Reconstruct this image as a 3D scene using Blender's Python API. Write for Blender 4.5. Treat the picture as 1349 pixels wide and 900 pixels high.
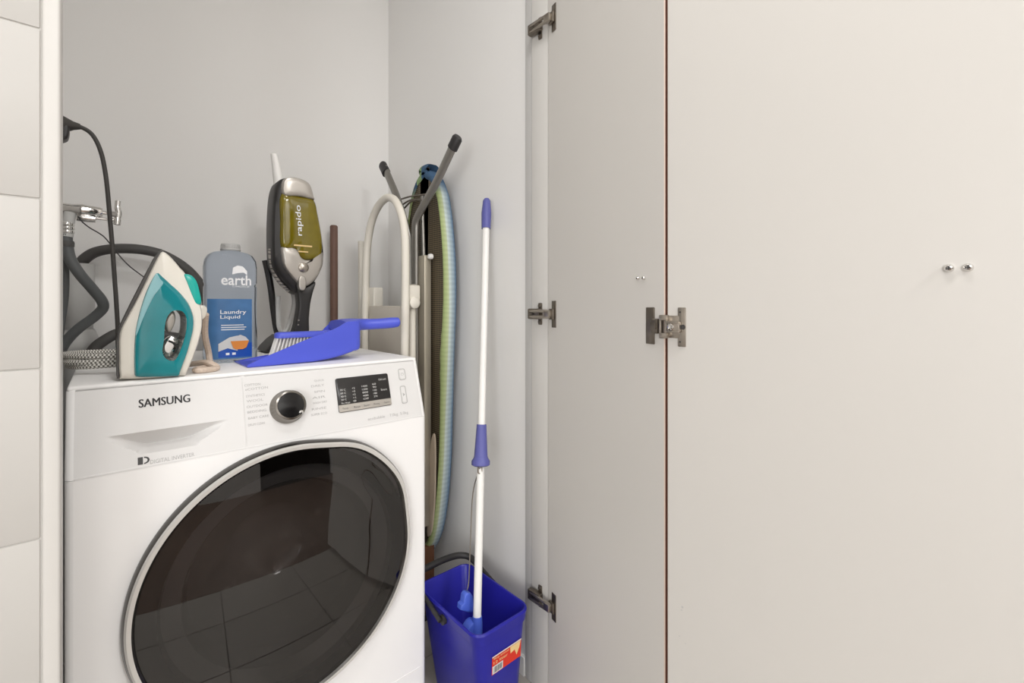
import bpy, bmesh, math, random
from mathutils import Vector, Matrix
random.seed(7)
for o in list(bpy.data.objects): bpy.data.objects.remove(o)
SC = bpy.context.scene
COL = SC.collection
PI = math.pi
# ------------------------------------------------------------------ camera
HCAM = .965; FPX = 600.0; HY = 403.0
YAW = math.atan2(600.0, 670.0)                     # turned right of the depth direction
SA, CA = math.cos(YAW), math.sin(YAW)
cam = bpy.data.cameras.new('camera'); cam.sensor_width = 36; cam.lens = 36*FPX/1349
cam.shift_y = -(450-HY)/1349; cam.clip_start = .01
co = bpy.data.objects.new('camera', cam); COL.objects.link(co)
co.location = (0, 0, HCAM); co.rotation_euler = (PI/2, 0, -math.atan2(670.0, 600.0)+0)
co.rotation_euler.z = -math.atan2(CA, SA)
SC.camera = co
# ------------------------------------------------------------------ world, lights, exposure
w = bpy.data.worlds.new('world'); SC.world = w; w.use_nodes = True
w.node_tree.nodes['Background'].inputs[0].default_value = (1, .98, .95, 1)
w.node_tree.nodes['Background'].inputs[1].default_value = .25
def area(name, loc, size, power, col=(1, .996, .99)):
    l = bpy.data.lights.new(name, 'AREA'); l.shape = 'DISK'; l.size = size; l.energy = power; l.color = col
    o = bpy.data.objects.new(name, l); COL.objects.link(o); o.location = loc; return o
area('ceiling_key_fill', (.22, .12, 2.47), .30, 7)
area('ceiling_key_fill', (-.55, -.85, 2.47), .45, 8)  # added fill for the room, not a known ceiling lamp
area('ceiling_key_fill', (.42, -1.75, 2.47), .6, 42)  # added fill that lifts the closet, not a known ceiling lamp
sf = area('added_side_fill', (-1.66, -1.25, 1.05), 1.6, 40, (.96, .985, 1)); sf.rotation_euler = (0, -PI/2, 0)  # added cool fill from the unseen left wall, no real window
SC.view_settings.view_transform = 'Standard'; SC.view_settings.look = 'None'
SC.view_settings.gamma = 1; SC.view_settings.use_curve_mapping = False
SC.view_settings.exposure = 0.0
# ------------------------------------------------------------------ helpers
def U(px, py, x=None, y=None, z=None):
    """point of the place seen at a photo pixel, on the plane x=, y= or z="""
    u = (px-674.5)/FPX; v = (HY-py)/FPX
    d = (SA*u+CA, -CA*u+SA, v)
    k = x/d[0] if x is not None else y/d[1] if y is not None else (z-HCAM)/d[2]
    return Vector((d[0]*k, d[1]*k, HCAM+d[2]*k))
def lin(c):
    return tuple(((v/255)/12.92 if v <= 10 else (((v/255)+.055)/1.055)**2.4) for v in c)+(1,)
def mat(name, rgb, rough=.5, metal=0, var=.03, scale=8, bump=0, bscale=60, spec=.5, trans=0, ior=1.45, coat=0, sheen=0):
    m = bpy.data.materials.new(name); m.use_nodes = True; nt = m.node_tree; N = nt.nodes
    p = N['Principled BSDF']; c = lin(rgb)
    p.inputs['Roughness'].default_value = rough; p.inputs['Metallic'].default_value = metal
    p.inputs['Specular IOR Level'].default_value = spec; p.inputs['IOR'].default_value = ior
    p.inputs['Transmission Weight'].default_value = trans; p.inputs['Coat Weight'].default_value = coat
    tc = N.new('ShaderNodeTexCoord'); nz = N.new('ShaderNodeTexNoise'); nz.inputs['Scale'].default_value = scale
    nt.links.new(tc.outputs['Object'], nz.inputs['Vector'])
    mx = N.new('ShaderNodeMix'); mx.data_type = 'RGBA'
    mx.inputs[6].default_value = tuple(v*(1-var) for v in c[:3])+(1,)
    mx.inputs[7].default_value = tuple(min(1, v*(1+var)) for v in c[:3])+(1,)
    nt.links.new(nz.outputs['Fac'], mx.inputs[0]); nt.links.new(mx.outputs[2], p.inputs['Base Color'])
    if bump:
        n2 = N.new('ShaderNodeTexNoise'); n2.inputs['Scale'].default_value = bscale
        nt.links.new(tc.outputs['Object'], n2.inputs['Vector'])
        b = N.new('ShaderNodeBump'); b.inputs['Strength'].default_value = bump; b.inputs['Distance'].default_value = .002
        nt.links.new(n2.outputs['Fac'], b.inputs['Height']); nt.links.new(b.outputs['Normal'], p.inputs['Normal'])
    return m
def origin(o):
    v = Vector((0, 0, 0))
    while o: v = v + o.location; o = o.parent
    return v
def obj(name, bm, m, parent=None, loc=None, smooth=40, **props):
    """links one bmesh (in world coordinates) as ONE mesh object"""
    bmesh.ops.recalc_face_normals(bm, faces=bm.faces) if props.pop('recalc', True) else None
    me = bpy.data.meshes.new(name); bm.to_mesh(me); bm.free()
    for mm in (m if isinstance(m, (list, tuple)) else [m]): me.materials.append(mm)
    if smooth:
        me.shade_smooth(); me.set_sharp_from_angle(angle=math.radians(smooth))
    o = bpy.data.objects.new(name, me); COL.objects.link(o)
    base = origin(parent) if parent else Vector((0, 0, 0))
    if loc is not None:
        o.location = Vector(loc)-base; base = Vector(loc)
    me.transform(Matrix.Translation(-base))
    if parent: o.parent = parent
    for k, v in props.items(): o[k] = v
    return o
def thing(name, label, cat, loc, group=None):
    o = bpy.data.objects.new(name, None); COL.objects.link(o); o.location = loc
    o.empty_display_size = .05; o['label'] = label; o['category'] = cat
    if group: o['group'] = group
    return o
def B(): return bmesh.new()
def box(bm, x0, x1, y0, y1, z0, z1, bev=0, seg=2, M=None):
    t = B(); r = bmesh.ops.create_cube(t, size=1)
    for v in t.verts:
        v.co = Vector((x0+(v.co.x+.5)*(x1-x0), y0+(v.co.y+.5)*(y1-y0), z0+(v.co.z+.5)*(z1-z0)))
    if bev: bmesh.ops.bevel(t, geom=t.edges[:], offset=bev, segments=seg, profile=.5, affect='EDGES')
    if M: bmesh.ops.transform(t, matrix=M, verts=t.verts)
    join(bm, t); return bm
def join(bm, t):
    me = bpy.data.meshes.new('t'); t.to_mesh(me); t.free(); bm.from_mesh(me); bpy.data.meshes.remove(me)
def spline(pts, n=8, closed=False):
    P = [Vector(p) for p in pts]; L = len(P); out = []
    for i in range(L if closed else L-1):
        a = P[(i-1) % L] if closed or i > 0 else P[0]; b = P[i]; c = P[(i+1) % L]
        d = P[(i+2) % L] if closed or i+2 < L else P[-1]
        for k in range(n):
            t = k/n
            out.append(.5*((2*b)+(c-a)*t+(2*a-5*b+4*c-d)*t*t+(3*b-a-3*c+d)*t**3))
    if not closed: out.append(P[-1])
    return out
def tube(bm, pts, r, n=10, closed=False, cap=True, flat=1, ref=None, mi=0, uvlen=None):
    """sweep of a circle (or flattened ring) along pts; r number or list"""
    P = [Vector(p) for p in pts]; L = len(P); rings = []; uvl = bm.loops.layers.uv.verify()
    up = Vector(ref) if ref else None; acc = 0; S = []
    for i in range(L):
        a = P[i-1] if i > 0 or closed else P[i]; b = P[(i+1) % L] if i < L-1 or closed else P[i]
        t = (b-a).normalized()
        if i: acc += (P[i]-P[i-1]).length
        S.append(acc)
        if up is None: up = Vector((0, 0, 1)) if abs(t.z) < .9 else Vector((1, 0, 0))
        s = t.cross(up); s = s.normalized() if s.length > 1e-6 else Vector((1, 0, 0)); q = s.cross(t).normalized()
        if ref is None: up = q
        rr = r[i] if isinstance(r, (list, tuple)) else r
        rings.append([bm.verts.new(P[i]+s*math.cos(2*PI*k/n)*rr+q*math.sin(2*PI*k/n)*rr*flat) for k in range(n)])
    for i in range(L if closed else L-1):
        A, C = rings[i], rings[(i+1) % L]
        for k in range(n):
            f = bm.faces.new((A[k], A[(k+1) % n], C[(k+1) % n], C[k])); f.material_index = mi
            s1 = S[(i+1) % L] if i+1 < L else acc+(P[0]-P[-1]).length
            for lp, uv in zip(f.loops, ((S[i], k/n), (S[i], (k+1)/n), (s1, (k+1)/n), (s1, k/n))): lp[uvl].uv = uv
    if cap and not closed:
        for R in (rings[0], rings[-1]): bm.faces.new(R).material_index = mi
    return bm
def lathe(bm, prof, n=32, M=None, mi=0):
    """profile of (r, h) round +Z, then M"""
    rows = []
    M = M or Matrix.Identity(4)
    for r, h in prof:
        if r < 1e-6: rows.append([bm.verts.new(M @ Vector((0, 0, h)))])
        else: rows.append([bm.verts.new(M @ Vector((r*math.cos(2*PI*k/n), r*math.sin(2*PI*k/n), h))) for k in range(n)])
    for A, C in zip(rows, rows[1:]):
        for k in range(n):
            k2 = (k+1) % n
            vs = [A[0], C[k], C[k2]] if len(A) == 1 else [A[k], A[k2], C[0]] if len(C) == 1 else [A[k], A[k2], C[k2], C[k]]
            if len(A) == 1 and len(C) == 1: continue
            bm.faces.new(vs).material_index = mi
    return bm
def facing(loc, right, up):
    """matrix: local x=right, y=up, z=right x up (towards the viewer)"""
    r = Vector(right).normalized(); u = Vector(up).normalized(); n = r.cross(u)
    return Matrix.Translation(Vector(loc)) @ Matrix((r, u, n)).transposed().to_4x4()
FRONT = lambda p: facing(p, (1, 0, 0), (0, 0, 1))          # local z looks to -y
PROF = [(1, .0), (1, .55), (.975, .78), (.93, .9), (.8, .97), (.5, 1), (.2, 1)]
def pillow(bm, pts, front, back, M, prof=PROF, bprof=None, sharp=False, n=5, mi=0, dens=True):
    """solid with the 2-D outline pts (local x,y) rounded towards +z by front and -z by back"""
    P = [Vector((p[0], p[1], 0)) for p in pts]
    if dens: P = spline(P, n, True)
    c = sum(P, Vector())/len(P); bprof = bprof or prof
    seq = [(s, -d*back) for s, d in reversed(bprof)]+[(s, d*front) for s, d in prof[(1 if back == 0 or True else 0):]]
    rows = [[bm.verts.new(M @ (c+(p-c)*s+Vector((0, 0, d)))) for p in P] for s, d in seq]
    L = len(P)
    for A, C in zip(rows, rows[1:]):
        for k in range(L): bm.faces.new((A[k], A[(k+1) % L], C[(k+1) % L], C[k])).material_index = mi
    for R, d in ((rows[0], seq[0][1]), (rows[-1], seq[-1][1])):
        v = bm.verts.new(M @ (c+Vector((0, 0, d))))
        for k in range(L): bm.faces.new((R[k], R[(k+1) % L], v)).material_index = mi
    return bm
def pix2(pts, y):
    """photo pixels -> (x, z) on the upright plane y"""
    return [(lambda q: (q.x, q.z))(U(a, b, y=y)) for a, b in pts]
def text(bm, s, x0, x1, z0, z1, f, cut=.0):
    """lettering fitted to a rectangle and laid on a surface f(x, z) -> point"""
    cu = bpy.data.curves.new('t', 'FONT'); cu.body = s; cu.offset = cut; cu.resolution_u = 3
    o = bpy.data.objects.new('t', cu); me = bpy.data.meshes.new_from_object(o)
    if len(me.vertices):
        xs = [v.co.x for v in me.vertices]; ys = [v.co.y for v in me.vertices]
        ax, bx, ay, by = min(xs), max(xs), min(ys), max(ys)
        for v in me.vertices:
            v.co = f(x0+(v.co.x-ax)/(bx-ax)*(x1-x0), z0+(v.co.y-ay)/(by-ay)*(z1-z0))
        bm.from_mesh(me)
    bpy.data.objects.remove(o); bpy.data.curves.remove(cu); bpy.data.meshes.remove(me)
    return bm
def patch(bm, x0, x1, z0, z1, f, nx=1, nz=1, mi=0, shape=None):
    V = [[bm.verts.new(f(x0+(x1-x0)*i/nx, z0+(z1-z0)*j/nz)) for i in range(nx+1)] for j in range(nz+1)]
    for j in range(nz):
        for i in range(nx): bm.faces.new((V[j][i], V[j][i+1], V[j+1][i+1], V[j+1][i])).material_index = mi
    return bm
def poly(bm, pts, f, mi=0):
    bm.faces.new([bm.verts.new(f(*p)) for p in pts]).material_index = mi; return bm
def rrect(x0, x1, y0, y1, r, n=5):
    out = []
    for cx, cy, a in ((x1-r, y1-r, 0), (x0+r, y1-r, 90), (x0+r, y0+r, 180), (x1-r, y0+r, 270)):
        for k in range(n+1):
            t = math.radians(a+90*k/n); out.append((cx+r*math.cos(t), cy+r*math.sin(t)))
    return out
def loft(bm, rings, cap0=True, cap1=True, closed=True, mi=0):
    R = [[bm.verts.new(p) for p in r] for r in rings]; L = len(R[0])
    for A, C in zip(R, R[1:]):
        for k in range(L if closed else L-1): bm.faces.new((A[k], A[(k+1) % L], C[(k+1) % L], C[k])).material_index = mi
    if cap0: bm.faces.new(R[0]).material_index = mi
    if cap1: bm.faces.new(R[-1]).material_index = mi
    return bm
# ------------------------------------------------------------------ materials
M = {}
M['wall'] = mat('wall_paint', (234, 232, 229), .85, var=.015, scale=3, bump=.06, bscale=90)
M['wallr'] = mat('room_paint', (228, 226, 223), .85, var=.015)
M['dark'] = mat('dark_hall', (40, 36, 34), .9)
M['tile'] = mat('glazed_tile', (200, 197, 192), .42, spec=.3, var=.012, scale=4, bump=.03, bscale=12)
M['grout'] = mat('grout', (190, 187, 182), .9)
M['trim'] = mat('lacquered_frame', (214, 211, 206), .42, var=.012)
M['gapdent'] = mat('gap_shade_dent_grey', (196, 194, 191), .6)  # darker grey for the painted shadow gap, also used on the dents
M['door'] = mat('door_laminate', (213, 209, 203), .42, var=.012, scale=2.5)
M['chip'] = mat('chipboard_edge', (116, 78, 64), .8, var=.25, scale=160)
M['chiplight'] = mat('worn_edge_band', (226, 204, 188), .6, var=.05, scale=20)
M['steel'] = mat('nickel_plate', (176, 168, 158), .3, .95, var=.08, scale=60)
M['steeld'] = mat('dark_nickel_plate', (128, 120, 110), .36, .95, var=.12, scale=60)
M['chrome'] = mat('chrome', (225, 223, 220), .1, 1, var=.01)
M['white'] = mat('white_enamel', (246, 244, 242), .42, var=.008, spec=.4)
M['whitep'] = mat('white_plastic', (222, 220, 218), .5, spec=.35, var=.01)
M['print'] = mat('dark_print', (62, 60, 60), .5)
M['greyprint'] = mat('grey_print', (176, 174, 172), .6)
M['black'] = mat('gloss_black', (24, 23, 23), .12, var=.05)
M['dspl'] = mat('display_black', (44, 42, 41), .25, var=.05)
M['blackp'] = mat('black_plastic', (40, 38, 37), .42, var=.1)
M['silver'] = mat('silver_plastic', (186, 180, 172), .32, .55, var=.04)
M['silverw'] = mat('satin_silver', (214, 211, 206), .25, .35)
M['rubber'] = mat('grey_rubber', (80, 78, 76), .55, var=.08)
M['hose'] = mat('grey_hose', (92, 94, 94), .5, var=.08)
M['cable'] = mat('black_cable', (66, 63, 60), .5, var=.08)
M['pvc'] = mat('grey_pvc', (196, 195, 192), .35, var=.02)
M['teal'] = mat('teal_plastic', (24, 132, 140), .16, var=.25, scale=14, coat=.5)
M['tealp'] = mat('pale_teal_plastic', (140, 190, 196), .2, var=.08, scale=14, coat=.5)
M['tealb'] = mat('bright_teal_plastic', (30, 172, 160), .25, var=.1)
M['cream'] = mat('cream_plastic', (232, 227, 216), .3, var=.01)
M['blue'] = mat('blue_plastic', (80, 92, 206), .36, var=.04)
M['bucket'] = mat('bucket_blue', (34, 33, 150), .34, var=.06, scale=5)
M['clip'] = mat('clip_blue', (78, 104, 205), .35)
M['grip'] = mat('grip_violet', (92, 94, 160), .45)
M['bristle'] = mat('white_bristle', (226, 222, 214), .7, var=.06, scale=200)
M['pole'] = mat('white_pole', (238, 236, 232), .32)
M['wood'] = mat('brown_stick', (112, 84, 72), .55, var=.12, scale=20)
M['ladder'] = mat('cream_powder_coat', (226, 220, 208), .38)
M['step'] = mat('beige_step', (206, 198, 186), .5, var=.03)
M['alu'] = mat('grey_steel_tube', (140, 137, 131), .36, .7, var=.05)
M['cap'] = mat('black_foot_cap', (44, 42, 42), .5)
M['felt'] = mat('beige_underlay', (196, 180, 160), .9)
M['red'] = mat('red_sticker', (214, 52, 34), .5)
M['orange'] = mat('orange_print', (226, 140, 60), .5)
M['yellow'] = mat('pale_print', (232, 200, 140), .5)
M['labelblue'] = mat('label_blue', (74, 118, 166), .35, var=.3, scale=26)
M['labeldeep'] = mat('label_deep_blue', (30, 84, 178), .4)
M['labelpale'] = mat('label_pale', (214, 214, 212), .5)
M['floor'] = mat('floor_tile', (178, 172, 165), .45, var=.05, scale=9)
M['laminate'] = mat('brown_laminate', (112, 90, 76), .4, var=.18, scale=6)
M['fgrout'] = mat('floor_grout', (160, 154, 147), .9)
def nodes(m): return m.node_tree.nodes, m.node_tree.links, m.node_tree.nodes['Principled BSDF']
# dark door glass: fresnel gloss over tinted clear
m = bpy.data.materials.new('smoked_glass'); m.use_nodes = True; N = m.node_tree.nodes; Lk = m.node_tree.links; N.clear()
o_ = N.new('ShaderNodeOutputMaterial'); mx = N.new('ShaderNodeMixShader'); tr = N.new('ShaderNodeBsdfTransparent'); gl = N.new('ShaderNodeBsdfGlossy')
fr = N.new('ShaderNodeFresnel'); fr.inputs[0].default_value = 1.72; gl.inputs['Roughness'].default_value = .015; gl.inputs['Color'].default_value = (1, .98, .96, 1)
tr.inputs[0].default_value = (.46, .45, .45, 1)
Lk.new(fr.outputs[0], mx.inputs[0]); Lk.new(tr.outputs[0], mx.inputs[1]); Lk.new(gl.outputs[0], mx.inputs[2]); Lk.new(mx.outputs[0], o_.inputs[0]); M['glass'] = m
def clearish(name, rgb, rough, ior, glossf=1.45):
    m = bpy.data.materials.new(name); m.use_nodes = True; N = m.node_tree.nodes; Lk = m.node_tree.links
    p = N['Principled BSDF']; p.inputs['Base Color'].default_value = lin(rgb); p.inputs['Transmission Weight'].default_value = 1
    p.inputs['Roughness'].default_value = rough; p.inputs['IOR'].default_value = ior
    return m
M['bottle'] = clearish('tinted_bottle', (206, 216, 230), .03, 1.12)
M['clear'] = mat('frosted_cap', (206, 205, 203), .3, trans=.35, ior=1.2)
# olive see-through dust cup
m = mat('olive_dust_cup', (122, 108, 10), .12, var=.3, scale=26, coat=.6); M['olive'] = m; m.node_tree.nodes['Principled BSDF'].inputs['Transmission Weight'].default_value = .12
# braided iron cord
m = mat('braided_cord', (210, 206, 198), .8); Nn, Lk, p = nodes(m)
uv = Nn.new('ShaderNodeUVMap'); mp = Nn.new('ShaderNodeMapping'); mp.inputs['Scale'].default_value = (360, 8, 1); mp.inputs['Rotation'].default_value = (0, 0, .0)
ck = Nn.new('ShaderNodeTexChecker'); ck.inputs['Scale'].default_value = 1; ck.inputs[1].default_value = lin((232, 229, 222)); ck.inputs[2].default_value = lin((112, 108, 100))
Lk.new(uv.outputs[0], mp.inputs[0]); Lk.new(mp.outputs[0], ck.inputs[0]); Lk.new(ck.outputs[0], p.inputs['Base Color']); M['braid'] = m
M['cordtan'] = mat('tan_braided_cord', (206, 188, 172), .8, var=.2, scale=260)
# ironing board cover: bands along the board, ordered by height in the cover's thickness and by stripes
m = mat('striped_cover', (120, 150, 160), .85); Nn, Lk, p = nodes(m)
tc = Nn.new('ShaderNodeTexCoord'); sp = Nn.new('ShaderNodeSeparateXYZ'); Lk.new(tc.outputs['Object'], sp.inputs[0])
mr = Nn.new('ShaderNodeMapRange'); mr.inputs[1].default_value = -.022; mr.inputs[2].default_value = .022; Lk.new(sp.outputs[0], mr.inputs[0])
cr = Nn.new('ShaderNodeValToRGB'); E = cr.color_ramp.elements; cr.color_ramp.interpolation = 'EASE'
E[0].position = 0; E[0].color = lin((164, 178, 122)); E[1].position = 1; E[1].color = lin((70, 100, 130))
for ps, c in ((.22, (182, 192, 150)), (.34, (196, 208, 204)), (.62, (158, 176, 186)), (.80, (118, 142, 164))):
    e = E.new(ps); e.color = lin(c)
wv = Nn.new('ShaderNodeTexWave'); wv.wave_type = 'BANDS'; wv.bands_direction = 'Z'; wv.inputs['Scale'].default_value = 22; wv.inputs['Distortion'].default_value = 3
Lk.new(tc.outputs['Object'], wv.inputs[0])
mx = Nn.new('ShaderNodeMix'); mx.data_type = 'RGBA'; mx.blend_type = 'MULTIPLY'; mx.inputs[0].default_value = .12
nose_ = Nn.new('ShaderNodeMapRange'); nose_.inputs[1].default_value = .50; nose_.inputs[2].default_value = .545; Lk.new(sp.outputs[2], nose_.inputs[0])
st_ = Nn.new('ShaderNodeValToRGB'); st_.color_ramp.interpolation = 'CONSTANT'; e0 = st_.color_ramp.elements
e0[0].color = lin((62, 92, 122)); e0[1].position = .54; e0[1].color = lin((134, 158, 112))
for ps, c in ((.66, (54, 80, 108)), (.80, (120, 146, 110))):
    e = e0.new(ps); e.color = lin(c)
yr = Nn.new('ShaderNodeMapRange'); yr.inputs[1].default_value = -.12; yr.inputs[2].default_value = .12; Lk.new(sp.outputs[1], yr.inputs[0]); Lk.new(yr.outputs[0], st_.inputs[0])
nm_ = Nn.new('ShaderNodeMix'); nm_.data_type = 'RGBA'; Lk.new(nose_.outputs[0], nm_.inputs[0]); Lk.new(cr.outputs[0], nm_.inputs[6]); Lk.new(st_.outputs[0], nm_.inputs[7])
Lk.new(mr.outputs[0], cr.inputs[0]); Lk.new(nm_.outputs[2], mx.inputs[6]); Lk.new(wv.outputs[0], mx.inputs[7]); Lk.new(mx.outputs[2], p.inputs['Base Color']); M['cover'] = m
# expanded metal deck under the board
m = mat('expanded_metal', (60, 54, 46), .5); Nn, Lk, p = nodes(m)
tc = Nn.new('ShaderNodeTexCoord'); mp = Nn.new('ShaderNodeMapping'); mp.inputs['Rotation'].default_value = (PI/4, 0, 0); mp.inputs['Scale'].default_value = (1, 230, 230)
ck = Nn.new('ShaderNodeTexChecker'); ck.inputs['Scale'].default_value = 1; ck.inputs[1].default_value = lin((40, 37, 34)); ck.inputs[2].default_value = lin((116, 102, 78))
Lk.new(tc.outputs['Object'], mp.inputs[0]); Lk.new(mp.outputs[0], ck.inputs[0]); Lk.new(ck.outputs[0], p.inputs['Base Color']); M['deck'] = m
# ------------------------------------------------------------------ the setting
XR, YB, XL = .82, 1.633, -.13          # closet right wall, back wall, left wall
YT = .81                               # face of the tiled wall
ZC = 2.5
def struct(name, bm, m, parent=None, **k):
    o = obj(name, bm, m, parent, **k)
    if not parent: o['kind'] = 'structure'
    return o
fl = struct('floor', box(B(), -1.7, 2.1, -2.3, YB+.1, -.1, -.004), M['fgrout'])
bm0 = None
tp = .30
for i in range(4):                                   # light tiles from the closet out to the threshold
    for j in range(6):
        x0, y0 = -.45+i*.325, -.05+j*.285
        x1, y1 = x0+.3225, min(y0+.2825, YB)
        struct('floor_tile', box(B(), x0, x1, y0, y1, -.004, 0, .0012, 1), M['floor'], fl)
struct('floor_covering', box(box(box(B(), -1.7, 2.1, -2.3, -.053, -.004, 0), .853, 2.1, -.05, YB, -.004, 0), -1.7, -.453, -.05, YB, -.004, 0), M['laminate'], fl)
struct('ceiling', box(B(), -1.7, 2.1, -2.3, YB+.1, ZC, ZC+.1), M['wallr'])
struct('wall_back', box(B(), XL-.1, XR+.1, YB, YB+.1, 0, ZC), M['wall'])
struct('wall_right', box(B(), XR, XR+.1, .8285, YB, 0, ZC), M['wall'])
struct('wall_closet_left', box(B(), XL-.1, XL, .85, YB, 0, ZC), M['wall'])
wf = struct('wall_left', box(B(), -1.7, -.05, YT+.0016, .85, 0, ZC), M['grout'])
struct('wall_front_right', box(B(), XR+.0, 2.1, .83, .90, 0, ZC) if False else box(B(), XR+.1, 2.1, .83, .93, 0, ZC), M['wallr'])
struct('wall_far_left', box(B(), -1.8, -1.7, -2.3, .85, 0, ZC), M['wallr'])
struct('wall_far_right', box(B(), 2.1, 2.2, -2.3, .93, 0, ZC), M['wallr'])
wr = box(B(), -1.7, .75, -2.4, -2.3, 0, ZC); box(wr, 1.6, 2.1, -2.4, -2.3, 0, ZC); box(wr, .75, 1.6, -2.4, -2.3, 2.1, ZC)
struct('wall_rear', wr, M['wallr'])
hall = box(B(), .65, 1.7, -3.5, -3.4, 0, 2.2); box(hall, .60, .70, -3.5, -2.4, 0, 2.2); box(hall, 1.65, 1.75, -3.5, -2.4, 0, 2.2)
box(hall, .65, 1.7, -3.5, -2.4, 2.2, 2.25); box(hall, .65, 1.7, -3.5, -2.4, -.05, 0)
struct('wall_hall', hall, M['dark'])
# wall tiles (pieces of wall_left): joints read off the photo, about 21 cm apart
zt = U(53, 38, y=YT).z; zb = U(53, 710, y=YT).z; ph = (zt-zb)/3
tx1 = U(54, 300, y=YT).x
tm = {}
for c in range(6):
    xa, xb = tx1-(c+1)*.30+.0009, tx1-c*.30-.0009
    z = zt-5*ph
    while z < ZC-.01:
        z0, z1 = max(z+.0008, .002), min(z+ph-.0008, ZC)
        if z1-z0 > .02: struct('tile', box(B(), xa, xb, YT, YT+.004, z0, z1, .0014, 2), M['tile'], wf)
        z += ph
xe = U(83, 300, y=.85).x
struct('trim_1', box(B(), tx1+.0008, xe, YT-.003, .853, 0, ZC, .0035, 3), M['trim'])
XJ = .808
struct('trim_2', box(B(), XJ, .92, .7715, .8275, 0, ZC, .0015, 2), M['trim'])
struct('shadow_gap_strip', box(B(), .8145, .83, .8285, .858, 0, ZC, .0012, 2), M['gapdent'])  # added darker strip, stands in for the shadow gap beside the jamb
struct('baseboard_right', box(B(), XR-.008, XR+.001, .86, YB, 0, .05, .001, 1), M['wall'])
struct('baseboard_back', box(B(), XL, XR-.009, YB-.008, YB+.001, 0, .05, .001, 1), M['wall'])
# bifold door: two leaves
D0 = Vector((.8075, .7700, 0)); D1 = Vector((.725, .4110, 0))
e1 = (D1-D0).normalized(); n1 = Vector((e1.y, -e1.x, 0))      # n1 looks into the closet side (towards -x)
if n1.x > 0: n1 = -n1
def leaf(P0, e, n, Lth, th, z0, z1, endmat, bev=.0008):
    bm = B(); Mx = Matrix((e, n, Vector((0, 0, 1)))).transposed().to_4x4(); Mx.translation = P0
    box(bm, 0, Lth, -th, 0, z0, z1, bev, 1, Mx)
    return bm, Mx
def edge_mats(bm, e):
    bm.faces.ensure_lookup_table(); bm.normal_update()
    for f in bm.faces:
        if abs(f.normal.dot(e)) > .8: f.material_index = 1
        elif abs(f.normal.dot(e)) > .3: f.material_index = 2
    return bm
L1 = (D1-D0).length
b1, MX1 = leaf(D0, e1, n1, L1-.0015, .018, .03, 2.44, None, .0016)
bmesh.ops.recalc_face_normals(b1, faces=b1.faces)
d1 = struct('door_1', edge_mats(b1, e1), [M['door'], M['chip'], M['chiplight']])
D2 = Vector((.7235, .4065, 0)); e2 = Vector((-.004, -1, 0)).normalized(); n2 = Vector((-1, .004, 0)).normalized()
b2, MX2 = leaf(D2, e2, n2, .47, .018, .03, 2.44, None, .0012)
bmesh.ops.recalc_face_normals(b2, faces=b2.faces)
d2 = struct('door_2', edge_mats(b2, e2), [M['door'], M['chip'], M['chiplight']])
def on_leaf(px, P0, e):
    """distance along a leaf of the plumb line seen at photo column px"""
    u = (px-674.5)/FPX; dx, dy = SA*u+CA, -CA*u+SA
    return (P0.x*dy-P0.y*dx)/(e.y*dx-e.x*dy)
def zat(py, P): return HCAM-(py-HY)*(P.x*CA+P.y*SA)/FPX
def screw(Mx, s, z, r, parent):
    T = Mx @ Matrix.Translation((s, 0, z)) @ Matrix.Rotation(-PI/2, 4, 'X')
    bm = B(); lathe(bm, [(0, .0), (r*1.02, 0), (r*1.0, .0016), (r*.8, .0042), (r*.42, .0056), (r*.34, .0040), (0, .0038)], 20, T)
    o = obj('screw', bm, M['chrome'], parent)
    bm = B(); box(bm, -r*.5, r*.5, -r*.09, r*.09, .0050, .0058, M=T); box(bm, -r*.09, r*.09, -r*.5, r*.5, .0050, .0058, M=T)
    obj('cross_slot', bm, M['print'], o)
for px, py in ((1250, 353.5), (1275.5, 352.5)):
    s = on_leaf(px, D2, e2); screw(MX2, s, zat(py, D2+e2*s), .0047, d2)
for px, py in ((841.5, 366.5), (849, 366.5)):
    s = on_leaf(px, D0, e1); screw(MX1, s, zat(py, D0+e1*s), .0036, d1)
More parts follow.
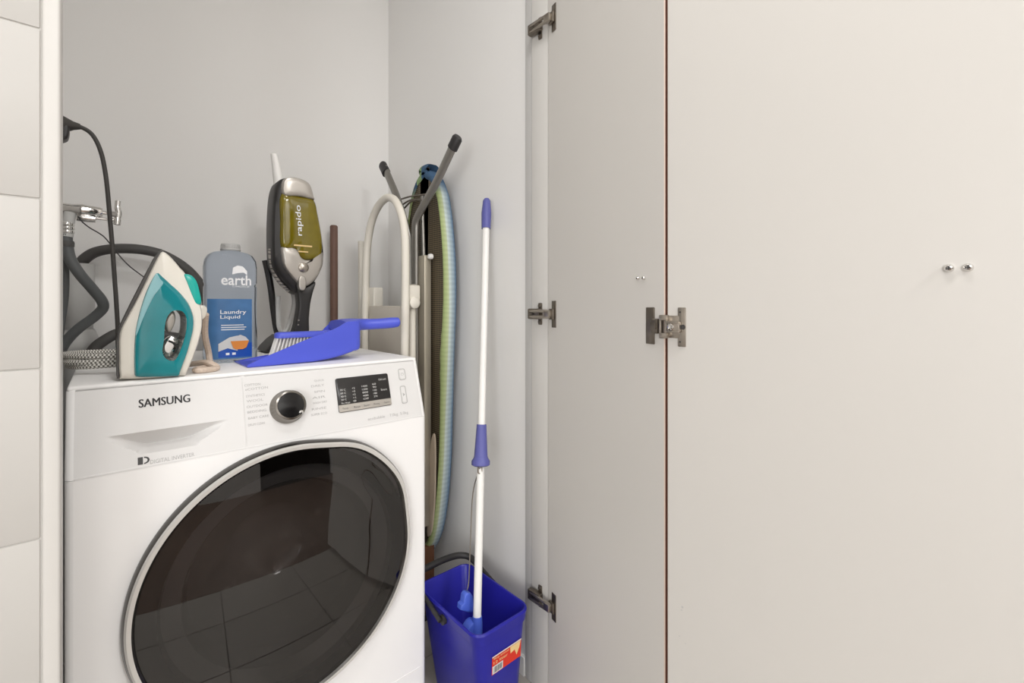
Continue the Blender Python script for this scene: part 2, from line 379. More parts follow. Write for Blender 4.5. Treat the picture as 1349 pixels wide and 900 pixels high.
# small dents on the big leaf
for px, py, r in ((899, 800, .0016), (898, 804, .0011), (895, 838, .0009), (903, 848, .0008)):
    s = on_leaf(px, D2, e2); P = D2+e2*s
    bm = B(); lathe(bm, [(0, .0001), (r, .0002), (r*1.2, .00005)], 10, MX2 @ Matrix.Translation((s, 0, zat(py, P))) @ Matrix.Rotation(-PI/2, 4, 'X'))
    obj('dent', bm, M['gapdent'], d2)
def lbox(Mx, s0, s1, n0, n1_, z0, z1, bev=.0012, bm=None, seg=2):
    bm = bm or B(); box(bm, s0, s1, n0, n1_, z0, z1, bev, seg, Mx); return bm
def cup_hinge(pyc):
    s = on_leaf(730, D0, e1); P = D0+e1*s; z = zat(pyc, P)
    bm = lbox(MX1, s-.008, s+.009, 0, .0022, z-.032, z+.032, .0009)
    hp = obj('hinge', bm, M['steeld'], d1)
    bm = lbox(MX1, s-.012, s+.006, .0022, .009, z-.013, z+.013, .002); obj('hinge_cup', bm, M['steeld'], hp)
    # arm reaching back to the jamb
    bm = B(); JX = XJ-.004
    a = MX1 @ Vector((s-.004, .009, z))
    for dz in (-.007, .007):
        tube(bm, [a+Vector((0, 0, dz)), a+Vector((-.004, .018, dz)), Vector((JX-.012, .800, z+dz)), Vector((JX-.011, .816, z+dz))], [.0035, .004, .0045, .0045], 8, flat=1)
    box(bm, a.x-.009, a.x+.004, a.y-.004, a.y+.015, z-.009, z+.009, .002)
    obj('hinge_arm', bm, M['steel'], hp)
    # cross shaped mounting plate on the jamb
    bm = box(B(), XJ-.004, XJ, .789, .801, z-.027, z+.027, .0018)
    for dz in (-.020, .020): lathe(bm, [(0, .0), (.0052, 0), (.0048, .0018), (.002, .0026), (0, .0016)], 14, facing((XJ-.004, .795, z+dz), (0, -1, 0), (0, 0, 1)))
    obj('mounting_plate', bm, M['steeld'], hp)
    bm = box(B(), XJ-.019, XJ-.004, .783, .824, z-.013, z+.013, .003)
    box(bm, XJ-.019, XJ-.017, .800, .806, z-.005, z+.005, .001)
    lathe(bm, [(0, .0), (.0050, 0), (.0046, .0022), (.002, .003), (0, .002)], 14, facing((XJ-.017, .814, z), (0, -1, 0), (0, 0, 1)))
    obj('hinge_body', bm, M['steeld'], hp)
for pyc in (23.5, 414, 800): cup_hinge(pyc)
# centre hinge joining both leaves
sA = on_leaf(857.5, D0, e1); PA = D0+e1*sA; sB = on_leaf(898.5, D2, e2); PB = D2+e2*sB
zc = zat(430, (PA+PB)/2)
hh = .033
h = obj('hinge', lbox(MX2, sB-.0065, sB+.0075, 0, .003, zc-hh, zc+hh, .0013), M['steel'], d2)
bm = lbox(MX1, sA-.010, sA+.010, 0, .003, zc-hh, zc+hh, .0013)
obj('leaf_plate', bm, M['steeld'], h)
bm = lbox(MX2, .0035, sB-.003, .0, .0032, zc-.019, zc+.019, .001); obj('wing', bm, M['steel'], h)
bm = lbox(MX2, .006, sB+.0005, .0032, .012, zc-.0095, zc+.0095, .002)
for dz in (-.0078, .0078): lbox(MX2, .005, sB+.001, .010, .0135, zc+dz-.0017, zc+dz+.0017, .0006, bm)
obj('hinge_arm', bm, M['steel'], h)
lathe_m = MX2 @ Matrix.Translation((.0135, .012, zc)) @ Matrix.Rotation(-PI/2, 4, 'X')
obj('screw', lathe(B(), [(0, 0), (.0062, 0), (.0058, .002), (.0034, .0028), (.003, .0014), (0, .0012)], 18, lathe_m), M['chrome'], h)
obj('screw_hole', lathe(B(), [(0, .0002), (.0044, .0003), (.0044, .0001)], 14, MX2 @ Matrix.Translation((sB+.0032, .003, zc)) @ Matrix.Rotation(-PI/2, 4, 'X')), M['print'], h)
for dz in (-.025, .025):
    obj('screw_hole', lathe(B(), [(0, .0002), (.0016, .0003), (.0016, .0001)], 10, MX2 @ Matrix.Translation((sB-.002, .003, zc+dz)) @ Matrix.Rotation(-PI/2, 4, 'X')), M['print'], h)
bm = lbox(MX2, -.009, .005, .001, .0125, zc-.020, zc-.0105, .0015); lbox(MX2, -.009, .005, .001, .0125, zc+.0105, zc+.020, .0015, bm)
lbox(MX2, -.010, -.005, .001, .011, zc-.012, zc+.012, .0015, bm); lbox(MX2, .001, .005, .001, .011, zc-.012, zc+.012, .0015, bm)
obj('knuckle', bm, M['steel'], h)
bm = lbox(MX1, L1-.024, L1-.010, .001, .009, zc-.013, zc+.013, .002); lbox(MX1, L1-.026, L1-.012, .009, .011, zc-.006, zc+.006, .0008, bm)
obj('hinge_cup', bm, M['steeld'], h)
# ------------------------------------------------------------------ washing machine
WX0, WX1, WF, WB, WT = -.044, .567, .937, 1.535, .84
ZS = .7045                                                  # seam under the control panel
ZP = .8355
def yp(z): return WF+.042*(z-ZS)/(ZP-ZS)
def UP(px, py):
    y = WF+.02
    for _ in range(8): p = U(px, py, y=y); y = yp(p.z)
    return U(px, py, y=y)
wm = thing('washing_machine', 'white front loading washing machine with a big dark porthole door', 'washing machine', (.26, 1.23, 0))
def plan(z, yf, ins=0):
    r = .010; pts = []
    for k in range(6): a = PI*1.5-k*PI/10; pts.append((WX0+r+math.cos(a)*r, yf+r+math.sin(a)*r))
    pts += [(WX0, WB-.02), (WX0+.02, WB), (WX1-.02, WB), (WX1, WB-.02)]
    for k in range(6): a = 0-k*PI/10; pts.append((WX1-r+math.cos(a)*r, yf+r+math.sin(a)*r))
    return [Vector((x+(ins if x < .26 else -ins), y+(ins*.3), z)) for x, y in pts]
bm = B(); loft(bm, [plan(.022, WF), plan(ZS-.0008, WF), plan(ZS-.0004, WF, .002), plan(ZS+.0008, WF, .002), plan(ZS+.0012, yp(ZS)), plan(ZP-.004, yp(ZP-.004)), plan(ZP, yp(ZP)+.003, .002)], True, False, closed=False)
obj('cabinet', bm, M['white'], wm, recalc=True)
bm = box(B(), WX0+.001, WX1-.001, yp(ZP)+.002, WB, ZP-.006, WT, .0045, 3); obj('top_panel', bm, M['white'], wm)
for x in (WX0+.06, WX1-.06):
    for y in (WF+.08, WB-.08): obj('foot', lathe(B(), [(0, 0), (.022, 0), (.022, .012), (.012, .014), (.012, .03)], 16, Matrix.Translation((x, y, 0))), M['blackp'], wm)
# front panel with the round opening
cx, cz, RH = .268, .4545, .232
fx0, fx1, fz0, fz1 = WX0+.010, WX1-.010, .022, ZS-.0008
angs = sorted(set([2*PI*k/96 for k in range(96)]+[math.atan2(z-cz, x-cx) % (2*PI) for x in (fx0, fx1) for z in (fz0, fz1)]))
def rim(a):
    c, s = math.cos(a), math.sin(a); t = 9
    if c > 1e-9: t = min(t, (fx1-cx)/c)
    if c < -1e-9: t = min(t, (fx0-cx)/c)
    if s > 1e-9: t = min(t, (fz1-cz)/s)
    if s < -1e-9: t = min(t, (fz0-cz)/s)
    return Vector((cx+c*t, WF, cz+s*t))
bm = B(); loft(bm, [[rim(a) for a in angs], [Vector((cx+RH*math.cos(a), WF, cz+RH*math.sin(a))) for a in angs], [Vector((cx+RH*math.cos(a), WF+.03, cz+RH*math.sin(a))) for a in angs]], False, False)
obj('front_panel', bm, M['white'], wm)
obj('inner_drum', lathe(B(), [(RH, .03), (RH*.99, .06), (RH*.86, .10), (RH*.95, .12), (RH*.95, .42), (0, .44)], 64, facing((cx, WF, cz), (-1, 0, 0), (0, 0, 1))), M['steeld'], wm)
# door
door = obj('door', B(), M['white'], wm) if False else None
def RR(a):
    d = (math.degrees(a)+180) % 360-180
    b = .0135*math.exp(-((d-44)/26)**4)
    return .2495+b
def ringrow(off, y, n=160): return [Vector((cx+(RR(2*PI*k/n)+off)*math.cos(2*PI*k/n), y, cz+(RR(2*PI*k/n)+off)*math.sin(2*PI*k/n))) for k in range(n)]
bm = loft(B(), [ringrow(-.012, WF), ringrow(-.0005, WF-.002), ringrow(0, WF-.012), ringrow(-.0035, WF-.020), ringrow(-.0065, WF-.0235), ringrow(-.0125, WF-.0235), ringrow(-.0165, WF-.0185)], False, False)
bm.faces.ensure_lookup_table()
for i, f in enumerate(bm.faces): f.material_index = 0 if i//160 in (0, 1, 2, 5) else 1
door = obj('door', bm, [mat('dark_chrome', (92, 90, 88), .22, .9), M['silverw']], wm)
n = 160; rows = []
for j in range(25):
    t = 1-j/24
    row = []
    for k in range(n):
        a = 2*PI*k/n; R = (RR(a)-.0165)*t
        y = WF-.0195-.012*(1-t*t)
        dd = (math.degrees(a)+180) % 360-180
        q = ((dd-36)/17)**2+((R-.214)/.017)**2
        if q < 1: y += .0035*(1-q)**1.5
        row.append(Vector((cx+R*math.cos(a), y, cz+R*math.sin(a))))
    rows.append(row)
rows[-1] = [Vector((cx+.0005*math.cos(2*PI*k/n), WF-.0315, cz+.0005*math.sin(2*PI*k/n))) for k in range(n)]
bm = loft(B(), rows, False, True); bmesh.ops.recalc_face_normals(bm, faces=bm.faces)
bm.faces.ensure_lookup_table()
if bm.faces[2000].normal.y > 0: bmesh.ops.reverse_faces(bm, faces=bm.faces)
obj('door_glass', bm, M['glass'], door, smooth=60, recalc=False)
prof = [(.205, .0), (.200, .012), (.172, .022), (.168, .03)]
for k in range(7): prof += [(.160-k*.011, .060+k*.012), (.157-k*.011, .066+k*.012)]
prof += [(.07, .155), (.05, .163), (0, .166)]
obj('door_bowl', lathe(B(), prof, 72, facing((cx, WF-.012, cz), (-1, 0, 0), (0, 0, 1))), mat('bowl_glass', (128, 125, 123), .07, var=.03, coat=.5), door)
obj('door_liner', lathe(B(), [(.238, -.004), (.205, -.002), (.203, .004)], 72, facing((cx, WF-.010, cz), (-1, 0, 0), (0, 0, 1))), M['black'], door)
# control panel right of the drawer
SX = UP(322, 545).x
bm = patch(B(), UP(322, 545).x-.004, UP(322, 545).x+.004, ZS, ZP-.003, lambda x, z: Vector((x, yp(z)+.0009, z))); patch(bm, WX0+.01, WX1-.01, ZS-.003, ZS+.004, lambda x, z: Vector((x, WF+.0011, z))); obj('seam_backing', bm, M['white'], wm)
P3 = lambda x, z, e=0.0: Vector((x, yp(z)-e, z))
fz0, fz1 = ZS+.0012, ZP-.0035
bm = patch(B(), SX+.0004, WX1-.0100, fz0, fz1, P3, 1, 4)
bm.verts.ensure_lookup_table()
obj('control_panel', bm, M['whitep'], wm)
# detergent drawer: a scooped grip
tl, tr, bl, br = UP(132, 577), UP(302, 553), UP(180, 594), UP(262, 581)
zt_, zb_ = (tl.z+tr.z)/2, (bl.z+br.z)/2
xa0, xa1, xb0, xb1 = tl.x+.004, tr.x, bl.x, br.x
def scoop(x, z):
    t = (zt_-z)/(zt_-zb_)                    # 0 at the top edge, 1 at the bottom
    if t < 0 or t > 1.22: return 0
    tt = min(t, 1); l = xa0+(xb0-xa0)*tt**1.2; r = xa1+(xb1-xa1)*tt**1.2
    e = min(x-l, r-x)
    if e < 0: return 0
    d = .034*min(1, t/.95)*min(1, e/.014)**.8
    if t > 1: d *= max(0, 1-(t-1)/.22)
    return d
nx, nz = 110, 70
bm = B(); V = []
for j in range(nz+1):
    z = fz0+(fz1-fz0)*j/nz
    V.append([bm.verts.new(P3(x, z, -scoop(x, z))) for x in [WX0+.0100+(SX-.0004-WX0-.0100)*i/nx for i in range(nx+1)]])
for j in range(nz):
    for i in range(nx): bm.faces.new((V[j][i], V[j][i+1], V[j+1][i+1], V[j+1][i]))
dr = obj('detergent_drawer', bm, M['whitep'], wm, smooth=28)
on = lambda x, z: P3(x, z, .0004)
a, b = UP(183, 537), UP(250, 520)
bm = B(); [text(bm, 'SAMSUNG', a.x+d, b.x+d, a.z-.0004, b.z+.0008, on) for d in (-.00045, 0, .00045)]; obj('brand_lettering', bm, M['print'], dr, smooth=0)
a, b = UP(198, 612), UP(256, 598)
bm = text(B(), 'DIGITAL INVERTER', a.x, b.x, a.z+.0005, a.z+.0065, on); obj('inverter_lettering', bm, M['greyprint'], dr, smooth=0)
a = UP(181.5, 613); b = UP(195, 603)
bm = patch(B(), a.x, a.x+.0065, a.z, a.z+.011, on)
arc = [(a.x+.0078+.0072*math.cos(t), a.z+.0055+.0055*math.sin(t)) for t in [-PI/2+PI*k/10 for k in range(11)]]
arci = [(a.x+.0078+.0045*math.cos(t), a.z+.0055+.0036*math.sin(t)) for t in [-PI/2+PI*k/10 for k in range(11)]]
for k in range(10): poly(bm, [arc[k], arc[k+1], arci[k+1], arci[k]], on)
obj('inverter_badge', bm, M['print'], dr, smooth=0)
# dial
NP = Vector((0, -(ZP-ZS), .042)).normalized()               # panel normal
UPV = Vector((0, .042, ZP-ZS)).normalized()
dc = UP(379, 536); PM = lambda x, z: facing(P3(x, z), (1, 0, 0), UPV)
bm = lathe(B(), [(.0325, 0), (.0318, .006), (.0300, .008), (.0292, .020), (.0275, .0235), (.0245, .0245), (.0235, .0235)], 48, PM(dc.x, dc.z))
dial = obj('dial', bm, mat('dial_metal', (138, 134, 128), .2, 1), wm)
obj('dial_face', lathe(B(), [(.0236, .0225), (.0236, .0238), (.010, .0246), (0, .0248)], 48, PM(dc.x, dc.z)), M['black'], dial)
mm = PM(dc.x, dc.z) @ Matrix.Translation((.0165, -.0165, .0245))
obj('dial_marker', lathe(B(), [(.0042, 0), (.0038, .0012), (0, .0015)], 16, mm), M['chrome'], dial)
# programme lettering
words = [(322, 343, 507.5), (323, 353, 513), (324, 349, 522), (325, 347, 528.5), (325, 353, 536), (326, 351, 543), (327, 354.5, 551), (327, 349, 560)]
names = ['COTTON', 'eCOTTON', 'SYNTHETICS', 'WOOL', 'OUTDOOR', 'BEDDING', 'BABY CARE', 'DRUM CLEAN']
bm = B()
for (p0, p1, py), s in zip(words, names):
    a = UP(p0, py+2); b = UP(p1, py); text(bm, s, a.x, b.x, a.z, a.z+.0042, on)
obj('programme_lettering', bm, M['greyprint'], wm, smooth=0); bm = B()
for (p0, p1, py), s in zip([(414, 427, 501.5), (410, 427, 508.5), (414, 428, 516), (411, 429, 524), (412, 431, 531), (411, 430, 539), (410, 431, 546.5)], ['QUICK', 'DAILY', 'SPIN', 'AIR', 'WASH DRY', 'RINSE', 'SUPER ECO']):
    a = UP(p0, py+2); b = UP(p1, py); text(bm, s, a.x, b.x, a.z, a.z+.0042, on)
obj('programme_lettering', bm, M['greyprint'], wm, smooth=0)
bm = B(); a = UP(485, 556); b = UP(538, 546)
text(bm, 'ecobubble    7.0kg  5.0kg', a.x, b.x, a.z+.001, a.z+.0085, on); obj('load_lettering', bm, M['greyprint'], wm, smooth=0)
# display
qa, qb, qc, qd = UP(441, 498.5), UP(511, 490.5), UP(514.5, 534), UP(443.5, 547)
dx0, dx1, dz1, dz0 = qa.x, (qb.x+qc.x)/2, (qa.z+qb.z)/2, (qc.z+qd.z)/2
cxm, czm = (dx0+dx1)/2, (dz0+dz1)/2
hw, hh2 = (dx1-dx0)/2, (dz1-dz0)/2
bm = loft(B(), [[PM(cxm, czm) @ Vector((x, z, d)) for x, z in rrect(-hw+i, hw-i, -hh2+i, hh2-i, .004)] for d, i in ((0, 0), (.0018, 0), (.0024, .0008))], False, True)
dsp = obj('display', bm, M['dspl'], wm)
bm = box(B(), -hw+.0006, hw-.0006, -hh2+.0006, -hh2+.0155, .0022, .0032, .0008, 1, PM(cxm, czm)); obj('touch_strip', bm, M['silver'], dsp)
f2 = lambda x, z: PM(cxm, czm) @ Vector((x, z, .0027)); f3 = lambda x, z: PM(cxm, czm) @ Vector((x, z, .0035))
W_, H_ = 2*hw, 2*hh2; g = lambda px, py: (-hw+W_*px, -hh2+H_*py)
bm = B()
for i, s in enumerate(['95', '60', '40', '20']): x, z = g(.06, .62-.095*i); text(bm, s+' C', x, x+.0115, z, z+.0036, f2)
x, z = g(.06, .235); text(bm, 'Pre Wash', x, x+.018, z, z+.0036, f2)
for i, s in enumerate(['+5', '+3', '+2', '+1', '0']): x, z = g(.275, .635-.095*i); text(bm, s, x, x+.0062, z, z+.0038, f2)
for i, s in enumerate(['1400', '1200', '800', '400', 'Off']): x, z = g(.46, .655-.095*i); text(bm, s, x, x+.0125, z, z+.0038, f2)
for i, s in enumerate(['60', '90', '120', '180', '270']): x, z = g(.665, .685-.095*i); text(bm, s, x, x+.0085, z, z+.0038, f2)
x, z = g(.80, .80); text(bm, 'Child Lock', x, x+.0180, z, z+.0044, f2)
x, z = g(.82, .475); text(bm, 'Smart', x, x+.0145, z, z+.0044, f2)
obj('display_lettering', bm, mat('display_print', (206, 204, 200), .5), dsp, smooth=0)
bm = B()
for px, s in ((.06, 'Temp.'), (.27, 'Rinse'), (.45, 'Spin'), (.64, 'Drying'), (.84, 'Option')):
    x, z = g(px, .065); text(bm, s, x, x+.0135, z, z+.0045, f3)
obj('strip_lettering', bm, M['rubber'], dsp, smooth=0)
for (pa, pb, sym) in (((523.5, 486), (535, 500.5), 0), ((526, 508.5), (537, 531.5), 1)):
    a, b = UP(*pa), UP(*pb); mx_, mz_ = (a.x+b.x)/2, (a.z+b.z)/2; w2, h2 = (b.x-a.x)/2, (a.z-b.z)/2
    Tm = PM(mx_, mz_); rr = min(w2, h2)*.55
    bm = loft(B(), [[Tm @ Vector((x, z, d)) for x, z in rrect(-w2+i, w2-i, -h2+i, h2-i, rr-i*.6)] for d, i in ((0, 0), (.0012, .0002), (.0014, .0022), (.0008, .0026), (.0016, .0034))], False, True)
    bt = obj('button', bm, [M['whitep']], wm)
    t = loft(B(), [[Tm @ Vector((x, z, .0015)) for x, z in rrect(-w2+i, w2-i, -h2+i, h2-i, rr-i*.6)] for i in (.0, .0016)], False, False)
    q = PM(mx_, mz_)
    if sym == 0: tube(t, [q @ Vector((.0032*math.cos(t_), .0032*math.sin(t_), .0018)) for t_ in [PI*.65+PI*1.7*k/10 for k in range(11)]], .00035, 5)
    if sym == 0: tube(t, [q @ Vector((0, .001, .0018)), q @ Vector((0, .004, .0018))], .00035, 5)
    if sym == 1: poly(t, [(-.002, .004), (-.002, -.004), (.0035, 0)], lambda x, z: q @ Vector((x, z, .0019)))
    obj('button_outline', t, M['greyprint'], bt)
bm = loft(B(), [[Vector((x, WF-d, z)) for x, z in rrect(.43, .553, .03, .122, .006)] for d in (0, .0012)], False, True); obj('filter_flap', bm, M['white'], wm)

# ------------------------------------------------------------------ things on the machine
T0 = WT
# steam iron, standing on its heel
IY = 1.022; IF = IY-.035
iron = thing('steam_iron', 'teal and white steam iron standing upright on its heel', 'iron', (U(200, 495, y=IF).x, IY, T0))
def zfit(pts, lo=T0+.0005): return [(x, max(z, lo)) for x, z in pts]
FI = FRONT((0, IY, 0))
body = [(213, 331), (219, 333), (226, 339), (234, 348), (238, 353), (243, 358), (250, 370), (257, 384), (262, 396), (266, 408), (267, 424), (265, 440), (260, 458), (254, 474), (248, 488), (244, 497), (238, 500), (200, 500.5), (162, 500), (157, 497), (156, 470), (157, 440), (166, 420), (178, 398), (192, 370), (203, 347), (209, 336)]
HOLE = [(235, 409), (241, 412), (244.5, 420), (244, 436), (240, 452), (234, 467), (229, 474), (222, 474), (216, 470), (213, 462), (215, 447), (216, 430), (219, 418), (226, 410)]
PB_ = [(1, 0), (1, .7), (.985, .87), (.955, .96), (.90, 1.0), (.5, 1.03), (.2, 1.04)]
def cut(bm, hole, y, parent_loc=None):
    """cuts a see-through opening with a boolean and returns the resulting bmesh"""
    bmesh.ops.recalc_face_normals(bm, faces=bm.faces)
    me = bpy.data.meshes.new('a'); bm.to_mesh(me); bm.free(); oa = bpy.data.objects.new('a', me); COL.objects.link(oa)
    hb = B(); H = spline([Vector((p[0], 0, p[1])) for p in pix2(hole, y)], 4, True)
    loft(hb, [[p+Vector((0, y-.2, 0)) for p in H], [p+Vector((0, y+.2, 0)) for p in H]])
    bmesh.ops.recalc_face_normals(hb, faces=hb.faces)
    mh = bpy.data.meshes.new('h'); hb.to_mesh(mh); hb.free(); oh = bpy.data.objects.new('h', mh); COL.objects.link(oh)
    md = oa.modifiers.new('b', 'BOOLEAN'); md.object = oh; md.operation = 'DIFFERENCE'; md.solver = 'MANIFOLD'
    dg = bpy.context.evaluated_depsgraph_get(); dg.update()
    res = B(); res.from_mesh(bpy.data.meshes.new_from_object(oa.evaluated_get(dg)))
    bpy.data.objects.remove(oa); bpy.data.objects.remove(oh); return res
bm = pillow(B(), zfit(pix2(body, IF)), .040, .040, FI, PB_, n=3)
obj('casing', cut(bm, HOLE, IF), M['cream'], iron, smooth=35)
tealo = [(205.5, 360), (214, 365), (224, 374), (234, 383), (243, 393), (250, 404), (254.5, 418), (254.5, 432), (251, 448), (246, 466), (240, 482), (237, 490), (235, 495), (230, 496.5), (205, 496.5), (183, 496.5), (178, 495), (176.5, 490), (176, 470), (177, 446), (180, 425), (186, 402), (194, 380)]
bm = pillow(B(), zfit(pix2(tealo, IF), T0+.002), .0475, .0475, FI, [(1, 0), (1, .82), (.985, .91), (.95, .97), (.88, 1.0), (.5, 1.03), (.2, 1.04)], n=3)
tank = obj('water_tank', cut(bm, HOLE, IF), M['teal'], iron, smooth=35)
pal = [(204.5, 361), (210, 368), (214, 374), (206, 384), (196, 402), (187, 422), (180, 440), (178, 440), (181, 424), (187, 402), (195, 380)]
obj('tank_window', pillow(B(), pix2(pal, IF), .0020, .001, FRONT((0, IY-.0468, 0)), n=3), M['tealp'], tank)
dv = [(214, 386), (212, 394), (200, 416), (188, 440), (183, 450), (184, 444), (190, 430), (200, 410), (210, 390)]
sole = [(213, 327.5), (215, 329.5), (207, 341), (192, 371), (176, 402), (161, 436), (156.5, 456), (156.5, 499), (154, 499), (153.7, 452), (158.5, 430), (174, 398), (190, 367), (205, 338)]
obj('soleplate', pillow(B(), zfit(pix2(sole, IF)), .034, .034, FI, [(1, 0), (1, .9), (.99, 1), (.5, 1)], n=2, dens=False), M['rubber'], iron)
lev = [(241.5, 361.5), (246, 361), (252.5, 363), (259, 371), (262.5, 383), (265, 395), (264.5, 401), (259, 402), (255, 396), (250, 384), (245, 371)]
obj('steam_lever', pillow(B(), pix2(lev, IF), .020, .020, FRONT((0, IY-.022, 0)), n=3), M['tealb'], iron)
nub = [(263, 405), (270, 402), (276, 406), (275.5, 414), (271, 421), (265, 419)]
obj('cord_guard', pillow(B(), pix2(nub, IF), .009, .009, FI, n=3), M['cream'], iron)
sw = [(226, 409), (230.5, 412), (231.5, 420), (229, 430), (224, 438), (219.5, 436), (217.5, 428), (219, 418)]
obj('inner_wall_highlight', pillow(B(), pix2(sw, IF), .020, .018, FRONT((0, IY-.016, 0)), n=3), M['silver'], iron)  # silver piece standing in for the highlight on the handle's inner wall
dial_i = [(222, 447), (228, 444), (236, 446), (238, 452), (234, 462), (228, 471), (221, 472), (215, 467), (215, 456)]
obj('temperature_dial', pillow(B(), pix2(dial_i, IF), .012, .012, FRONT((0, IY+.004, 0)), n=3), M['chrome'], iron)
obj('dial_window', tube(B(), [U(px, py, y=IF+.02) for px, py in ((222, 449), (229, 452), (234, 457), (232, 462))], .0020, 6), M['print'], iron)
bm = B(); pts = []
for k in range(60):                                          # coil of flex beside the iron
    t = k/59*2*PI*3.0; pts.append((.008+.062*math.cos(t)+.004*math.sin(2.3*t), 1.20+.085*math.sin(t), T0+.0085+.0092*(t/(2*PI))+.0015*math.sin(t*1.7)))
pts2 = [p for p in pts]
cord = obj('cord', tube(bm, spline(pts2, 3), .0053, 8), M['braid'], iron)
e = [U(px, py, y=yy) for px, py, yy in ((271, 414, IY), (270, 440, IY+.03))]
bm = B(); zz = T0+.006
pts = [e[0], e[1], Vector((e[1].x+.01, IY+.055, zz+.022)), Vector((e[1].x+.006, IY+.03, zz+.003)), Vector((e[1].x-.018, IY+.005, zz)), Vector((e[1].x-.012, IY-.012, zz)), Vector((e[1].x+.016, IY+.005, zz)), Vector((e[1].x+.002, IY+.02, zz+.010)), Vector((e[1].x-.02, IY+.07, zz+.004)), Vector((.09, IY+.13, zz)), Vector((.07, 1.20, zz))]
obj('cord_bend', tube(bm, spline(pts, 8), .0055, 8), M['cordtan'], iron)

# laundry bottle
BYc = 1.19; bc = U(303.7, 470, y=BYc)
sc = (bc.x*CA+bc.y*SA)/FPX
bot = thing('laundry_bottle', 'clear bluish laundry liquid bottle with a blue label', 'bottle', (bc.x, BYc, T0))
hw0, hd0 = 30.3*sc, .033
ztop = U(303.7, 322, y=BYc).z; HB = ztop-T0
def brow(z, fw, fd, n=40, e=3.2):
    out = []
    for k in range(n):
        a = 2*PI*k/n; c, s = math.cos(a), math.sin(a)
        out.append(Vector((bc.x+hw0*fw*math.copysign(abs(c)**(2/e), c), BYc+hd0*fd*math.copysign(abs(s)**(2/e), s), z)))
    return out
def circ(z, r, n=40): return [Vector((bc.x+r*math.cos(2*PI*k/n), BYc+r*math.sin(2*PI*k/n), z)) for k in range(n)]
pr = [(0, .90, .9), (.006, .97, .97), (.018, 1, 1), (.10, 1, 1), (.50, .98, 1), (.63, .985, 1), (.645, .955, .96), (.66, .955, .96), (.672, .985, 1), (.80, .985, 1), (.86, .955, .97), (.90, .85, .9)]
rows = [brow(T0+HB*h, a, b) for h, a, b in pr]+[brow(T0+HB*.925, .66, .78, e=2.5), circ(T0+HB*.94, .0185), circ(T0+HB*.945, .0165)]
obj('bottle_body', loft(B(), rows), M['bottle'], bot, smooth=50)
nr = 11.6*sc
cp = [(nr*.95, .942), (nr, .944), (nr*1.02, .955), (nr*.94, .96), (nr*.96, .99), (nr*.9, 1), (0, 1)]
bm = lathe(B(), [(r, T0+HB*h) for r, h in cp], 32, Matrix.Translation((bc.x, BYc, 0)))
for k in range(24):
    a = 2*PI*k/24; box(bm, -.0006, .0006, nr*.9, nr*.99, T0+HB*.962, T0+HB*.988, 0, 1, Matrix.Translation((bc.x, BYc, 0)) @ Matrix.Rotation(a, 4, 'Z'))
obj('cap', bm, M['clear'], bot)
def bsurf(x, z, eps=.0006):
    q = min(.98, abs(x-bc.x)/hw0); return Vector((x, BYc-(hd0*(1-q**3.2)**(1/3.2)+eps), z))
def bx(px): return bc.x+(px-303.7)*sc
def bz(py): return U(303.7, py, y=BYc-.02).z
b1f = lambda x, z: bsurf(x, z, .0004); b2f = lambda x, z: bsurf(x, z, .0008); b3f = lambda x, z: bsurf(x, z, .0012)
lab = obj('label', patch(B(), bx(276), bx(325), bz(472), bz(394), b1f, 20, 6), [M['labelblue']], bot)
bm = patch(B(), bx(287), bx(325), bz(470), bz(452), b2f, 10, 4); obj('label_wave', bm, M['labeldeep'], lab)
bm = B(); poly(bm, [(bx(287), bz(452)), (bx(299), bz(444)), (bx(308), bz(442)), (bx(308), bz(462)), (bx(297), bz(458)), (bx(287), bz(462))], lambda x, z: bsurf(x, z, .0018)); obj('label_patch', bm, M['labelpale'], lab, smooth=0)
bm = B(); poly(bm, [(bx(300), bz(449)), (bx(321), bz(449)), (bx(318), bz(458)), (bx(314), bz(460)), (bx(306), bz(460)), (bx(303), bz(458))], lambda x, z: bsurf(x, z, .0034)); obj('bowl_picture', bm, M['orange'], lab, smooth=0)
bm = B(); poly(bm, [(bx(299), bz(449)), (bx(304), bz(444)), (bx(311), bz(441)), (bx(317), bz(444)), (bx(321), bz(449))], lambda x, z: bsurf(x, z, .0030)); obj('foam_picture', bm, M['labelpale'], lab, smooth=0)
pw = mat('white_print', (240, 240, 240), .5)
bm = B()
text(bm, 'Laundry', bx(289), bx(318), bz(415), bz(408.5), b2f, .012); text(bm, 'Liquid', bx(289), bx(311), bz(421), bz(415.2), b2f, .012)
obj('label_lettering', bm, pw, lab, smooth=0); bm = B()
for i, w_ in enumerate((25, 28, 26)): patch(bm, bx(290), bx(290+w_), bz(428.7+i*2.9), bz(427.6+i*2.9), b2f, 4, 1)
obj('label_small_print', bm, pw, lab, smooth=0); bm = B()
for dx in (0, 7): patch(bm, bx(295+dx), bx(299+dx), bz(467), bz(464), b3f, 2, 1)
obj('label_icon', bm, pw, lab, smooth=0)
bm = B(); text(bm, 'earth', bx(290), bx(324), bz(376), bz(362.5), b2f, .014)
for i in range(1): text(bm, 'CHOICE', bx(302), bx(322), bz(378.6), bz(376.4), b2f)
poly(bm, [(bx(302), bz(362)), (bx(303), bz(353)), (bx(308), bz(350)), (bx(314), bz(351)), (bx(319), bz(357)), (bx(319), bz(362)), (bx(315), bz(359)), (bx(308), bz(360))], b2f)
obj('brand_lettering', bm, pw, bot, smooth=0)

